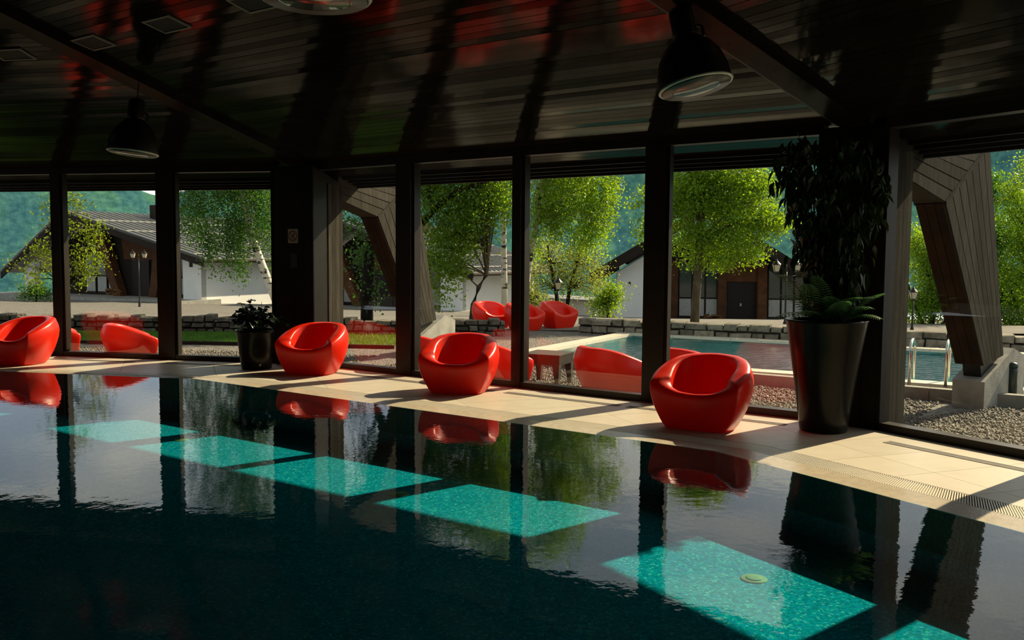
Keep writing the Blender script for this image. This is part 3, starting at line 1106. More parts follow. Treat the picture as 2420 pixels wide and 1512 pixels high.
az = np.radians(np.linspace(-62, 75, 260))
u = np.linspace(0, 1, 60)
AZ, UU = np.meshgrid(az, u, indexing='ij')
RH = 120 + UU ** 1.3 * 900
deg = np.degrees(AZ)
ridge = np.interp(deg, [-62, -36, -30, -26, -23.3, -22.3, -21.4, -20.6, -18, -10, 0, 8, 20, 30, 45, 75], [6.2, 5.8, 5.2, 4.6, 3.95, 3.58, 3.26, 3.4, 4.4, 4.6, 5.4, 6.4, 7.8, 9.2, 9.5, 8])
# heights chosen so that the skyline rises evenly with distance
elev = -3.2 + (ridge + 3.2) * UU ** .9
HZ = EYE + RH * np.tan(np.radians(elev))
nz = sum(np.sin(deg * f + UU * g + p) * a for f, g, p, a in ((.35, 3, 0, .8), (.9, 5, 1.2, .35), (2.1, 4, 2.1, .15)))
HZ = HZ + nz * RH * .0016 * np.sin(np.clip(UU, 0, 1) * math.pi) ** .5
idx = np.arange(AZ.size).reshape(AZ.shape)
q = np.stack([idx[:-1, :-1], idx[1:, :-1], idx[1:, 1:], idx[:-1, 1:]], -1).reshape(-1, 4)
hill = struct(numpy_mesh('hills', np.stack([(RH * np.sin(AZ)).ravel(), (RH * np.cos(AZ)).ravel(), HZ.ravel()], -1), q, M['hill'], smooth=True), 'hazy green mountain slopes beyond the chalets', 'mountain')
huv = hill.data.uv_layers.new(name='slope')
lv_ = np.empty(len(hill.data.loops), np.int32)
hill.data.loops.foreach_get('vertex_index', lv_)
huv.data.foreach_set('uv', np.stack([(AZ * 7.1).ravel()[lv_], UU.ravel()[lv_]], -1).astype(np.float32).ravel())

# ------------------------------------------------------------------ outdoor pool
wz = GZ - .03
op = struct(empty('outdoor_pool', (*(POOL0 + PU * 3 + PV * 2), GZ)), 'small outdoor pool with pale coping beyond the windows', 'pool')
b = MB()
c = [POOL0, POOL0 + PU * PLEN, POOL0 + PU * PLEN + PV * PWID, POOL0 + PV * PWID]
b.add([(*p, -1.3) for p in c] + [(*p, GZ + .02) for p in c], [(0, 1, 2, 3)] + [(i, (i + 1) % 4, 4 + (i + 1) % 4, 4 + i) for i in range(4)])
b.build('basin', M['basin_out'], op)
MB().add([(*p, wz) for p in c], [(0, 1, 2, 3)]).build('water', M['water_out'], op)
cw = .34
segs = [(POOL0 - PU * cw - PV * cw, PU, PLEN + 2 * cw, PV), (POOL0 + PU * PLEN, PV, PWID, PU), (POOL0 + PV * PWID - PU * cw, PU, PLEN + 2 * cw, PV), (POOL0 - PU * cw, PV, PWID, PU)]
for p0, d, ln, wd in segs:
    k = max(1, int(round(ln / .62)))
    for j in range(k):
        a = p0 + d * (ln * j / k + .003)
        MB().obox((*a, GZ - .05), (*(d * (ln / k - .006)), 0), (*(wd * cw), 0), (0, 0, .125)).build('coping_stone', M['grate'], op)
# concrete kerb between the gravel beds
ka, kb = onz(1330, 868, GZ), onz(2420, 948, GZ)
kd = (kb - ka)[:2]
kd = kd / np.linalg.norm(kd)
kn = np.array([-kd[1], kd[0]])
kerb = thing('garden_kerb', 'low concrete kerb between the gravel beds outside the windows', 'kerb', (*((ka + kb)[:2] / 2), GZ))
KL = 12.5
ks = ka[:2] - kd * 2.2
for j in range(10):
    a = ks + kd * (KL * j / 10 + .003)
    MB().obox((*a, GZ - .1), (*(kd * (KL / 10 - .006)), 0), (*(kn * .14), 0), (0, 0, .25)).build('kerb_stone', M['concrete'], kerb)

# ladder rails
lad = thing('pool_ladder', 'polished steel ladder rails at the near edge of outdoor pool', 'pool ladder', (*onz(2195, 905, GZ)[:2], GZ))
for px, py in ((2150, 905), (2236, 908)):
    p = onz(px, py, GZ)[:2]
    d = PV
    pts = [(*p, GZ - .1), (*p, GZ + .48)]
    for a in np.linspace(0, math.pi, 10)[1:]:
        c_ = p + d * .28 * (1 - math.cos(a))
        pts.append((*c_, GZ + .48 + .17 * math.sin(a)))
    e_ = p + d * .62
    pts += [(*e_, GZ - .1), (*(e_ + d * .04), GZ - .45)]
    MB().tube(pts, .021, 10).build('hand_rail', M['steel'], lad, True)
    MB().lathe([(.05, 0), (.05, .012), (.025, .03)], (*p, GZ + .0), 16).build('rail_flange', M['steel'], lad, True)

# ------------------------------------------------------------------ gravel pebbles close to the glass, grass strip
def pebbles(npts, region, name):
    """octahedral pebbles scattered on the gravel bed"""
    t = RNG.random(npts)
    pts = []
    for w, ta, tb, o0, o1 in region:
        k = int(npts * (tb - ta) * (o1 - o0) / sum((r[2] - r[1]) * (r[4] - r[3]) for r in region))
        tt = RNG.uniform(ta, tb, k)
        oo = o0 + (o1 - o0) * RNG.random(k) ** 1.3
        pts.append(np.outer(tt, w.t) + np.outer(w.d + oo, w.n))
    P = np.concatenate(pts)
    dd = P - POOL0
    ins = (dd @ PU > -.3) & (dd @ PU < PLEN + .3) & (dd @ PV > -.3) & (dd @ PV < PWID + .3)
    P = P[~ins]
    k = len(P)
    base = np.array([(1, 0, 0), (0, 1, 0), (-1, 0, 0), (0, -1, 0), (0, 0, 1), (0, 0, -1)], float)
    sz = RNG.uniform(.010, .026, (k, 1)) * np.ones((k, 3)) * RNG.uniform(.6, 1.3, (k, 3))
    a = RNG.uniform(0, 6.28, k)
    v = base[None] * sz[:, None, :]
    tl = RNG.uniform(-.6, .6, k)
    y2 = v[..., 1] * np.cos(tl)[:, None] - v[..., 2] * np.sin(tl)[:, None]
    z2 = v[..., 1] * np.sin(tl)[:, None] + v[..., 2] * np.cos(tl)[:, None]
    x3 = v[..., 0] * np.cos(a)[:, None] - y2 * np.sin(a)[:, None]
    y3 = v[..., 0] * np.sin(a)[:, None] + y2 * np.cos(a)[:, None]
    V = np.stack([x3 + P[:, :1], y3 + P[:, 1:], z2 + GZ + RNG.uniform(.0, .012, (k, 1))], -1).reshape(-1, 3)
    f = np.array([(0, 1, 4), (1, 2, 4), (2, 3, 4), (3, 0, 4), (1, 0, 5), (2, 1, 5), (3, 2, 5), (0, 3, 5)])
    F = (f[None] + 6 * np.arange(k)[:, None, None]).reshape(-1, 3)
    o = numpy_mesh(name, V, F, M['pebble'])
    return tag(o, 'grey pebbles of the gravel beds outside the windows', 'gravel', kind='stuff')


pebbles(60000, [(WM, -9.8, -2.0, .15, 3.0), (WR, -6.0, 0.5, .15, 3.2), (WL, -13., -5.5, .15, 2.6)], 'gravel_pebbles')

k = 14000
gx = RNG.uniform(-13.5, -2.2, k)
gy0 = np.interp(gx, [-13.5, -6, -3], [17.2, 17.3, 16.9])
gy = gy0 + RNG.uniform(0, 2.1, k)
h = RNG.uniform(.03, .085, k)
a = RNG.uniform(0, 6.28, k)
w_ = .007
dx, dy = np.cos(a) * w_, np.sin(a) * w_
lx, ly = RNG.normal(0, .025, k), RNG.normal(0, .025, k)
z0 = np.full(k, GZ + .045)
V = np.stack([np.stack([gx - dx, gy - dy, z0], -1), np.stack([gx + dx, gy + dy, z0], -1), np.stack([gx + lx, gy + ly, z0 + h], -1)], 1).reshape(-1, 3)
F = np.arange(3 * k).reshape(-1, 3)
tag(numpy_mesh('grass_strip', V, F, M['grass']), 'strip of short green grass along the low stone wall', 'grass', kind='stuff')
lb = MB()
for x0, x1, y0, y1 in ((-13.5, -6, 17.2, 17.3), (-6, -2.2, 17.3, 16.75)):
    lb.add([(x0, y0, GZ + .05), (x1, y1, GZ + .05), (x1, y1 + 2.3, GZ + .05), (x0, y0 + 2.3, GZ + .05), (x0, y0, GZ - .1), (x1, y1, GZ - .1)], [(0, 1, 2, 3), (4, 5, 1, 0)])
M['turf'] = plain('turf_soil', (.045, .105, .014), 1., var=.3)
struct(lb.build('ground_turf', M['turf']))
M['edging'] = plain('dark_edging', (.04, .035, .03), .8)
ed = thing('bed_edging', 'dark timber edging between grass strip and gravel bed', 'edging', (-7.5, 17.2, GZ))
for x0, x1, y0, y1 in ((-13.5, -10, 17.15, 17.2), (-9.98, -6.02, 17.2, 17.25), (-6, -2.2, 17.25, 16.7)):
    MB().obox((x0, y0, GZ - .05), (x1 - x0, y1 - y0, 0), (0, .04, 0), (0, 0, .12)).build('edging_board', M['edging'], ed)


# ------------------------------------------------------------------ dry stone walls
def stone_wall(label, pts, hgt, rows, sl, depth=.38, ragged=.05, stone_mat=None):
    p0 = np.array(pts[0], float)
    wl = thing('stone_wall', label, 'stone wall', (*p0, GZ - .05))
    rng = random.Random(len(pts) * 31 + int(sl * 1000))
    zb = GZ - .12
    core = MB()
    for a, b_ in zip(pts[:-1], pts[1:]):
        a, b_ = np.array(a, float), np.array(b_, float)
        d = (b_ - a) / np.linalg.norm(b_ - a)
        nr = np.array([-d[1], d[0]])
        if nr[1] < 0:
            nr = -nr
        Ls = np.linalg.norm(b_ - a)
        core.obox((*(a + nr * .08), zb), (*(d * Ls), 0), (*(nr * (depth - .12)), 0), (0, 0, hgt + .06))
        rh = (hgt + .12) / rows
        for r in range(rows):
            s = -rng.uniform(0, sl * .5)
            while s < Ls:
                ln = sl * rng.uniform(.65, 1.4)
                e0, e1 = max(0, s) + .012, min(Ls, s + ln) - .012
                s += ln
                if e1 - e0 < .05:
                    continue
                z0 = zb + rh * r + rng.uniform(0, .012)
                z1 = zb + rh * (r + 1) - .016 + rng.uniform(-.02, .016) + (rng.uniform(-ragged, ragged) if r == rows - 1 else 0)
                f = rng.uniform(-.045, .045)
                j = lambda m=.022: rng.uniform(-m, m)
                q = []
                for z, ins_ in ((z0, 0), (z1, 0)):
                    for e, o in ((e0, f), (e1, f), (e1, depth), (e0, depth)):
                        pp = a + d * (e + j()) + nr * (o + j())
                        q.append(np.array([*pp, z + j(.010)]))
                b2 = MB().hexa(q[:4], q[4:])
                # rounded, proud front face so that each stone stands out of the joints
                ce = (q[0] + q[1] + q[4] + q[5]) / 4
                push = np.array([*(nr * rng.uniform(.022, .045)), 0])
                inn = [c_ + (ce - c_) * rng.uniform(.14, .26) - push * rng.uniform(.75, 1.2) for c_ in (q[0], q[1], q[5], q[4])]
                i = len(b2.v)
                b2.v += [tuple(c_) for c_ in inn]
                b2.f.remove((0, 1, 5, 4))
                b2.f += [(0, 1, i + 1, i), (1, 5, i + 2, i + 1), (5, 4, i + 3, i + 2), (4, 0, i, i + 3), (i, i + 1, i + 2, i + 3)]
                b2.mi += [0, 0, 0, 0]
                b2.build('stone', stone_mat, wl)
    core.build('mortar_core', M['mortar'], wl)
    return wl


s = 1.106
stone_wall('low grey stone wall behind grass strip at the left windows', [(-14.0, 19.9), (-6.6, 19.8), (-3.4, 19.25), (-.15, 19.5)], .36, 4, .24, stone_mat=M['stone'])
wr0, wr1 = onz(1368, 786, GZ), onz(2480, 822, GZ)
wrd = (wr1 - wr0)[:2]
stone_wall('low pale stone wall behind the outdoor pool', [wr0[:2], wr0[:2] + wrd * .5, wr0[:2] + wrd * 1.15], .36, 3, .34, ragged=.015, stone_mat=M['stone_pale'])


# ------------------------------------------------------------------ armchairs
def chair_mesh():
    """rotomoulded tub armchair: round back, flat leaning front panel facing -Y"""
    nph = 128
    A, B = .462, .52

    def zrim(a):
        return float(np.interp(abs(a), [0, 22, 38, 52, 63, 75, 90, 105, 120, 140, 180], [.356, .368, .402, .438, .466, .522, .585, .634, .664, .684, .692]))

    phis = np.linspace(-180, 180, nph, endpoint=False)
    zr = np.array([zrim(p) for p in phis])
    for _ in range(4):
        zr = (np.roll(zr, 1) + zr * 2 + np.roll(zr, -1)) / 4

    def sz(z):
        if z < .43:
            return .68 + .32 * math.sin(math.pi / 2 * (z / .43) ** .95)
        return 1 - .24 * ((z - .43) / .26) ** 2

    def plan(a, s, z, inset=0.):
        a = math.radians(a)
        ex = 2 / 2.1
        cs, sn = -math.cos(a), math.sin(a)
        x = A * s * math.copysign(abs(sn) ** ex, sn)
        y = B * s * math.copysign(abs(cs) ** ex, cs)
        yf = -(.165 + .062 * min(1.15, z / .36)) + inset
        if y < yf:
            y = yf + (y - yf) * .05
        y += .10 * max(0, (z - .30) / .39) ** 1.3 * (1 if y > -.1 else max(0, (y + .3) / .2))
        return x, y

    arm = lambda p: .056 * (1 + .50 * math.exp(-((abs(p) - 72) / 26) ** 2))
    rows = [[(*plan(p, .64, 0), 0.0) for p in phis], [(*plan(p, .675, 0.0), 0.008) for p in phis]]
    for g in (.08, .2, .34, .48, .62, .76, .88, 1.):
        rows.append([(*plan(p, sz((zr[i] - .045) * g), (zr[i] - .045) * g), (zr[i] - .045) * g) for i, p in enumerate(phis)])
    for ag in (18, 42, 66, 90, 114, 138, 162, 180):
        row = []
        a_ = math.radians(ag)
        for i, p in enumerate(phis):
            z = zr[i] - (.045 if ag <= 90 else .035) * (1 - math.sin(a_))
            row.append((*plan(p, sz(zr[i] - .045) - arm(p) * (1 - math.cos(a_)) / .43, zr[i] - .045, arm(p) * (1 - math.cos(a_)) * .8), z))
        rows.append(row)
    for f in (.25, .5, .75, .92):
        row = []
        for i, p in enumerate(phis):
            s1 = sz(zr[i] - .045) - arm(p) * 2 / .43
            z1 = zr[i] - .035
            z = z1 + (.275 - z1) * (1 - (1 - f) ** 1.5)
            x, y = plan(p, s1 + (.52 - s1) * f ** 1.8, max(z, .3), arm(p) * 1.6 + .02 * f)
            row.append((x, y, z))
        rows.append(row)
    for s_, z in ((.38, .268), (.18, .264)):
        rows.append([(*plan(p, s_, .3, .12), z) for p in phis])
    vs = [(v[0], v[1], v[2] * .955) for r in rows for v in r]
    fs = []
    for r in range(len(rows) - 1):
        for k_ in range(nph):
            k2 = (k_ + 1) % nph
            fs.append((r * nph + k_, r * nph + k2, (r + 1) * nph + k2, (r + 1) * nph + k_))
    fs.append(tuple(range(nph - 1, -1, -1)))
    fs.append(tuple(range((len(rows) - 1) * nph, len(rows) * nph)))
    me = bpy.data.meshes.new('tub_armchair')
    me.from_pydata(vs, [], fs)
    me.materials.append(M['chair'])
    me.polygons.foreach_set('use_smooth', [True] * len(fs))
    bm = bmesh.new()
    bm.from_mesh(me)
    bmesh.ops.recalc_face_normals(bm, faces=bm.faces)
    # crisp edge round the flat front panel
    bm.to_mesh(me)
    bm.free()
    me.update()
    return me


CH = chair_mesh()


def chair(x, y, z, face_deg, label, group):
    """face_deg: compass heading of the open front, 0 = away from the camera (+Y), clockwise"""
    o = bpy.data.objects.new('tub_armchair', CH)
    COL.objects.link(o)
    o.location = (x, y, z)
    o.rotation_euler = (0, 0, math.radians(180 - face_deg))
    return tag(o, label, 'armchair', group)


GI, GO = 'red armchairs on the indoor deck', 'red armchairs on the terrace outside'
chair(-7.04, 12.76, 0, 201, 'leftmost indoor red armchair cut by the picture edge', GI)
chair(-2.68, 11.95, 0, 198, 'indoor red armchair next to the small black plant pot', GI)
chair(-.62, 10.42, 0, 194, 'indoor red armchair before the narrow middle mullion', GI)
chair(1.77, 8.32, 0, 211, 'nearest and largest red armchair beside the tall plant pot', GI)
for px, Y, hd, lab in ((325, 14.2, 60, 'outdoor red armchair seen from behind through the second left window'),
                       (146, 14.9, 60, 'outdoor red armchair half hidden behind the leftmost indoor armchair'),
                       (1026, 12.75, 60, 'outdoor red armchair behind the wide mullion left of the middle'),
                       (1188, 11.75, 60, 'outdoor red armchair directly behind the middle indoor armchair'),
                       (1459, 11.15, 60, 'outdoor red armchair seen from behind between the side table and wide mullion'),
                       (1642, 11.2, 60, 'outdoor red armchair behind the nearest indoor armchair')):
    chair((px - 1210) / FPX * Y, Y, GZ, hd, lab, GO)
for px, Y, hd, lab in ((1165, 21.35, 138, 'leftmost of three red armchairs by the far stone wall'), (1243, 20.85, 136, 'middle one of three red armchairs by the far stone wall'),
                       (1323, 21.65, 136, 'rightmost of three red armchairs by the far stone wall')):
    chair((px - 1210) / FPX * Y, Y, GZ, hd, lab, GO)

# ------------------------------------------------------------------ wicker side table outside
tp = np.array([.50, 12.25])
tb = thing('wicker_side_table', 'low dark woven side table outside between two red armchairs', 'side table', (*tp, GZ))
a_ = math.radians(-25)
tu, tv = np.array([math.cos(a_), math.sin(a_)]), np.array([-math.sin(a_), math.cos(a_)])
hw, th_ = .27, .44
O = lambda u_, v_, z: np.array([*(tp + tu * u_ + tv * v_), z])
MB().hexa([O(-hw, -hw, GZ + .30), O(hw, -hw, GZ + .30), O(hw, hw, GZ + .30), O(-hw, hw, GZ + .30)], [O(-hw, -hw, GZ + .425), O(hw, -hw, GZ + .425), O(hw, hw, GZ + .425), O(-hw, hw, GZ + .425)]).build('apron', M['wicker'], tb)
MB().hexa([O(-hw - .01, -hw - .01, GZ + .425), O(hw + .01, -hw - .01, GZ + .425), O(hw + .01, hw + .01, GZ + .425), O(-hw - .01, hw + .01, GZ + .425)], [O(-hw - .01, -hw - .01, GZ + .44), O(hw + .01, -hw - .01, GZ + .44), O(hw + .01, hw + .01, GZ + .44), O(-hw - .01, hw + .01, GZ + .44)]).build('table_top', M['wicker'], tb)
for sx in (-1, 1):
    for sy in (-1, 1):
        x0, y0 = sx * hw, sy * hw
        xi, yi = x0 - sx * .10, y0 - sy * .10
        xj, yj = x0 - sx * .06, y0 - sy * .06
        sh = -.03
        MB().hexa([O(x0 - sx * .015, y0 - sy * .015, GZ), O(xj, y0 - sy * .015, GZ), O(xj, yj, GZ), O(x0 - sx * .015, yj, GZ)], [O(x0, y0, GZ + .30), O(xi, y0, GZ + .30), O(xi, yi, GZ + .30), O(x0, yi, GZ + .30)]).build('leg', M['wicker'], tb)
wv = MB()
for row in range(5):
    z = GZ + .315 + row * .022
    for kk in range(22):
        uu = -hw + .0245 * kk + (.012 if row % 2 else 0)
        wv.obox(O(uu, -hw - .006, z), (*(tu * .016), 0), (*(tv * .012), 0), (0, 0, .014))
        wv.obox(O(hw - .006, -hw + .0245 * kk, z), (*(tu * .012), 0), (*(tv * .016), 0), (0, 0, .014))
tag(wv.build('weave', M['wicker'], tb), kind='stuff')

# ------------------------------------------------------------------ flood light and bollard by the right footing
fp = ony(2362, 826, 11.6)
fl_ = thing('flood_light', 'small black flood light on the right concrete footing', 'flood light', fp)
MB().obox(fp + np.array([-.10, -.08, -.06]), (.20, .05, 0), (-.05, .14, .02), (0, .02, .13)).build('lamp_head', M['black_metal'], fl_)
MB().tube([fp + np.array([-.12, -.01, 0]), fp + np.array([-.12, 0, -.14]), fp + np.array([.08, .04, -.14]), fp + np.array([.10, .04, 0])], .012, 6).build('bracket', M['black_metal'], fl_)
MB().tube([fp + np.array([0, .02, -.05]), fp + np.array([-.06, -.06, -.16]), fp + np.array([-.02, .0, -.22])], .008, 6).build('cable', M['black_metal'], fl_)
bp_ = onz(2392, 935, GZ)
bl = thing('bollard', 'dark green round capped bollard right of the concrete footing', 'bollard', (*bp_[:2], GZ))
MB().lathe([(.058, 0), (.060, .40), (.058, .44)], (bp_[0], bp_[1], GZ), 18).build('post', M['rubber'], bl, True)
MB().lathe([(.064, .44), (.064, .47), (.045, .495), (.01, .505)], (bp_[0], bp_[1], GZ), 18).build('cap', M['rubber'], bl, True)

# ------------------------------------------------------------------ pendant lamps and ceiling speakers
def ceil_z(p):
    return CEIL0 + SLOPE * (WM.d - p @ WM.n)


def pendant(x, y, zr, R, label, tilt=None):
    top = min(ceil_z(np.array([x, y])), CEIL0 + SLOPE * (WL.d - np.array([x, y]) @ WL.n))
    t = thing('pendant_lamp', label, 'pendant lamp', (x, y, zr), 'dome pendant lamps')
    k = R / .26
    dome = [(R * .995, .005), (R, .02), (R * .97, .12 * k), (R * .86, .22 * k), (R * .66, .30 * k), (R * .46, .345 * k), (R * .36, .37 * k)]
    inner = [(r - .010, z - .006) for r, z in dome]
    MB().lathe([(r, z) for r, z in dome] + inner[::-1], (x, y, zr), 40, closed=True).build('shade', M['enamel'], t, True)
    MB().lathe([(r - .004, z - .008) for r, z in inner], (x, y, zr), 40).build('reflector', M['enamel_in'], t, True)
    MB().lathe([(R * 1.0, .0), (R * 1.035, .010), (R * 1.0, .022), (R * .955, .012), (R * .955, .0)], (x, y, zr), 40, closed=True).build('rim', M['rim_glass'], t, True)
    MB().lathe([(R * .955, .004), (R * .6, -.012), (.01, -.018)], (x, y, zr), 32).build('cover_glass', M['lamp_cover'], t, True)
    MB().lathe([(.0001, .0), (.035, .0), (.045, .05), (.04, .12), (.02, .16)], (x, y, zr + .1 * k), 18).build('bulb', M['enamel_in'], t, True)
    MB().lathe([(.33 * R, .37 * k), (.335 * R, .39 * k), (.335 * R, .56 * k), (.27 * R, .585 * k), (.12 * R, .60 * k)], (x, y, zr), 24).build('gear_housing', M['enamel'], t, True)
    MB().tube([(x + .37 * R, y, zr + .45 * k), (x + .5 * R, y, zr + .43 * k), (x + .5 * R, y, zr + .36 * k)], .012, 6).build('cable_gland', M['black_metal'], t)
    MB().tube([(x, y, zr + .59 * k), (x, y, top - .03)], .006, 6).build('suspension', M['black_metal'], t)
    if tilt:
        q_ = Matrix.Rotation(math.radians(tilt[0]), 4, 'X') @ Matrix.Rotation(math.radians(tilt[1]), 4, 'Y')
        for c_ in list(t.children):
            for v_ in c_.data.vertices:
                v_.co = q_ @ (v_.co - Vector((0, 0, .59 * k))) + Vector((0, 0, .59 * k))
    MB().lathe([(.075, -.005), (.08, -.03), (.06, -.05), (.015, -.06)], (x, y, top), 20).build('ceiling_rose', M['panel_frame'], t, True)
    return t


pendant(1.19, 6.60, 2.785, .26, 'black dome pendant lamp hanging right of the middle', (-8, -11))
pendant(-4.17, 10.1, 2.69, .265, 'smaller looking black dome pendant lamp at left, farthest one', (-3, 5))
pendant(-.93, 4.30, 2.785, .255, 'pendant lamp cut by the top picture edge, only its rim showing')
for w, t_, inn, lab in ((WM, -7.45, 3.87, 'square ceiling panel with pale frame, second from the top lamp'), (WM, -8.70, 3.86, 'square ceiling panel with pale frame above the far pendant lamp'),
                        (WM, -6.21, 3.88, 'square ceiling panel touching the pendant lamp at top edge'), (WL, -7.15, 3.77, 'square ceiling panel cut by the left picture edge')):
    up = np.array([*(-w.n), SLOPE])
    up = up / np.linalg.norm(up)
    al = np.array([*w.t, 0])
    nrm = np.cross(al, up)
    if nrm[2] > 0:
        nrm = -nrm
    c_ = w.at(t_, -inn, CEIL0 + SLOPE * inn)
    t = thing('ceiling_speaker', lab, 'ceiling panel', c_, 'square ceiling panels')
    ha, hb_ = .205, .130
    e = .022
    fr = MB()
    for a0, a1, b0, b1 in ((-ha, ha, -hb_, -hb_ + e), (-ha, ha, hb_ - e, hb_), (-ha, -ha + e, -hb_ + e, hb_ - e), (ha - e, ha, -hb_ + e, hb_ - e)):
        fr.obox(c_ + al * a0 + up * b0, al * (a1 - a0), up * (b1 - b0), nrm * .014)
    fr.build('speaker_frame', M['panel_frame'], t)
    MB().obox(c_ + al * (-ha + e) + up * (-hb_ + e), al * 2 * (ha - e), up * 2 * (hb_ - e), nrm * .008).build('speaker_grille', M['panel_mesh'], t)

# ------------------------------------------------------------------ sign and switch plate on the left column
o_ = (VA - CEN) / np.linalg.norm(VA - CEN)
sd_ = np.array([o_[1], -o_[0]])
SF = lambda x, z, out=0.: np.array([*(VA + o_ * (-.254 - out) + sd_ * x), z])
sx0, sz0 = -.085, 1.845
sg = thing('warning_sign', 'small square no diving sign on the dark column', 'sign', SF(sx0, sz0))
MB().hexa([SF(sx0 - .075, sz0 - .10), SF(sx0 + .095, sz0 - .10), SF(sx0 + .095, sz0 - .10, .006), SF(sx0 - .075, sz0 - .10, .006)], [SF(sx0 - .075, sz0 + .10), SF(sx0 + .095, sz0 + .10), SF(sx0 + .095, sz0 + .10, .006), SF(sx0 - .075, sz0 + .10, .006)]).build('sign_plate', M['sign_white'], sg)
cx_, R1, R2 = sx0 + .01, .074, .062
rg = MB()
vs, fs = [], []
for k in range(36):
    a = 2 * math.pi * k / 36
    for r in (R1, R2):
        vs.append(SF(cx_ + r * math.cos(a), sz0 + r * math.sin(a), .0068))
    j = (k + 1) % 36
    fs.append((2 * k, 2 * j, 2 * j + 1, 2 * k + 1))
rg.add(vs, fs)


def bar2(mb, x0, z0, x1, z1, wd, out):
    d = np.array([x1 - x0, z1 - z0])
    d = d / np.linalg.norm(d)
    nx, nz = -d[1] * wd / 2, d[0] * wd / 2
    mb.add([SF(cx_ + x0 + nx, sz0 + z0 + nz, out), SF(cx_ + x1 + nx, sz0 + z1 + nz, out), SF(cx_ + x1 - nx, sz0 + z1 - nz, out), SF(cx_ + x0 - nx, sz0 + z0 - nz, out)], [(0, 1, 2, 3)])


bar2(rg, -.047, .047, .047, -.047, .011, .0074)
rg.build('prohibition_ring', M['sign_red'], sg)
bk = MB()
bar2(bk, .034, .040, -.012, -.012, .013, .0070)
bar2(bk, -.012, -.012, -.034, -.026, .009, .0070)
bar2(bk, .004, .004, .022, -.020, .009, .0070)
bar2(bk, -.036, -.046, -.012, -.040, .007, .0070)
bar2(bk, -.012, -.040, .012, -.046, .007, .0070)
bar2(bk, .012, -.046, .036, -.040, .007, .0070)
bk.build('diver_symbol', M['sign_black'], sg)
sw = thing('switch_plate', 'grey rectangular wall plate below the no diving sign', 'wall plate', SF(-.07, 1.5))
MB().hexa([SF(-.115, 1.40), SF(-.005, 1.40), SF(-.005, 1.40, .012), SF(-.115, 1.40, .012)], [SF(-.115, 1.60), SF(-.005, 1.60), SF(-.005, 1.60, .012), SF(-.115, 1.60, .012)]).build('plate', M['switch'], sw)
MB().hexa([SF(-.085, 1.45, .012), SF(-.035, 1.45, .012), SF(-.035, 1.45, .017), SF(-.085, 1.45, .017)], [SF(-.085, 1.55, .012), SF(-.035, 1.55, .012), SF(-.035, 1.55, .017), SF(-.085, 1.55, .017)]).build('rocker', M['switch'], sw)


# ------------------------------------------------------------------ potted plants
def leaf_shape(L, wd, fold=.25, droop=.3, kind='oval'):
    """a folded leaf blade lying along +X, drooping at the tip"""
    if kind == 'oval':
        prof = [(0, .02), (.18, .7), (.45, 1.), (.75, .72), (1., .0)]
    else:
        prof = [(0, .02), (.2, .75), (.4, 1.), (.7, .6), (1., .0)]
    vs, fs = [], []
    for f, w in prof:
        z = -droop * L * f * f
        vs += [(L * f, -wd * w, z + fold * wd * w), (L * f, 0, z), (L * f, wd * w, z + fold * wd * w)]
    for i in range(len(prof) - 1):
        a = 3 * i
        fs += [(a, a + 1, a + 4, a + 3), (a + 1, a + 2, a + 5, a + 4)]
    return vs, fs


def leaf_mesh(name, mat, **kw):
    vs, fs = leaf_shape(**kw)
    me = bpy.data.meshes.new(name)
    me.from_pydata(vs, [], fs)
    me.materials.append(mat)
    me.polygons.foreach_set('use_smooth', [True] * len(fs))
    return me


def put_leaf(me, parent, p, yaw, pitch, rollv, sc, name='leaf'):
    o = bpy.data.objects.new(name, me)
    COL.objects.link(o)
    o.parent = parent
    off = ORIGIN[parent.name]
    o.location = (p[0] - off[0], p[1] - off[1], p[2] - off[2])
    o.rotation_euler = (rollv, pitch, yaw)
    o.scale = (sc, sc, sc)
    return o


# small pot
pc = np.array([-3.55, 12.42])
pt = thing('potted_shrub', 'small black pot with a dark leafy shrub by the left column', 'potted plant', (*pc, 0))
MB().lathe([(.195, 0), (.205, .01), (.235, .25), (.265, .50), (.285, .515), (.285, .545), (.262, .545), (.250, .49), (.0005, .49)], (*pc, 0), 36).build('pot', M['pot'], pt, True)
MB().lathe([(.25, .49), (.24, .505), (.0005, .51)], (*pc, 0), 24).build('soil', M['soil'], pt)
MB().obox((pc[0] + .10, pc[1] - .222, .06), (.022, .004, 0), (0, -.004, 0), (0, 0, .03)).build('pot_tag', M['sign_white'], pt)
lm = leaf_mesh('shrub_leaf_blade', M['shrub_leaf'], L=.115, wd=.046, fold=.3, droop=.35)
rng = random.Random(4)
stems = MB()
for k in range(48):
    a = rng.uniform(0, 2 * math.pi)
    R = .40 * math.sqrt(rng.uniform(.01, 1))
    zt = .60 + rng.uniform(.25, 1) * .40 * (1 - (R / .44) ** 2) + rng.uniform(-.04, .05)
    tip = np.array([pc[0] + R * math.cos(a) + .02, pc[1] + R * math.sin(a), zt])
    b0 = np.array([pc[0] + .07 * math.cos(a), pc[1] + .07 * math.sin(a), .50])
    mid = (b0 + tip) / 2 + np.array([0, 0, .08])
    stems.tube([b0, mid, tip], [.006, .005, .003], 5)
    for j in range(6):
        f = rng.uniform(.5, 1.)
        q = b0 * (1 - f) ** 2 + 2 * mid * f * (1 - f) + tip * f * f
        put_leaf(lm, pt, q + np.array([rng.gauss(0, .02), rng.gauss(0, .02), rng.gauss(0, .015)]), rng.uniform(0, 6.28), rng.uniform(-.5, .5), rng.uniform(-.6, .6), rng.uniform(.65, 1.05))
stems.build('stems', M['plant_stem'], pt, True)

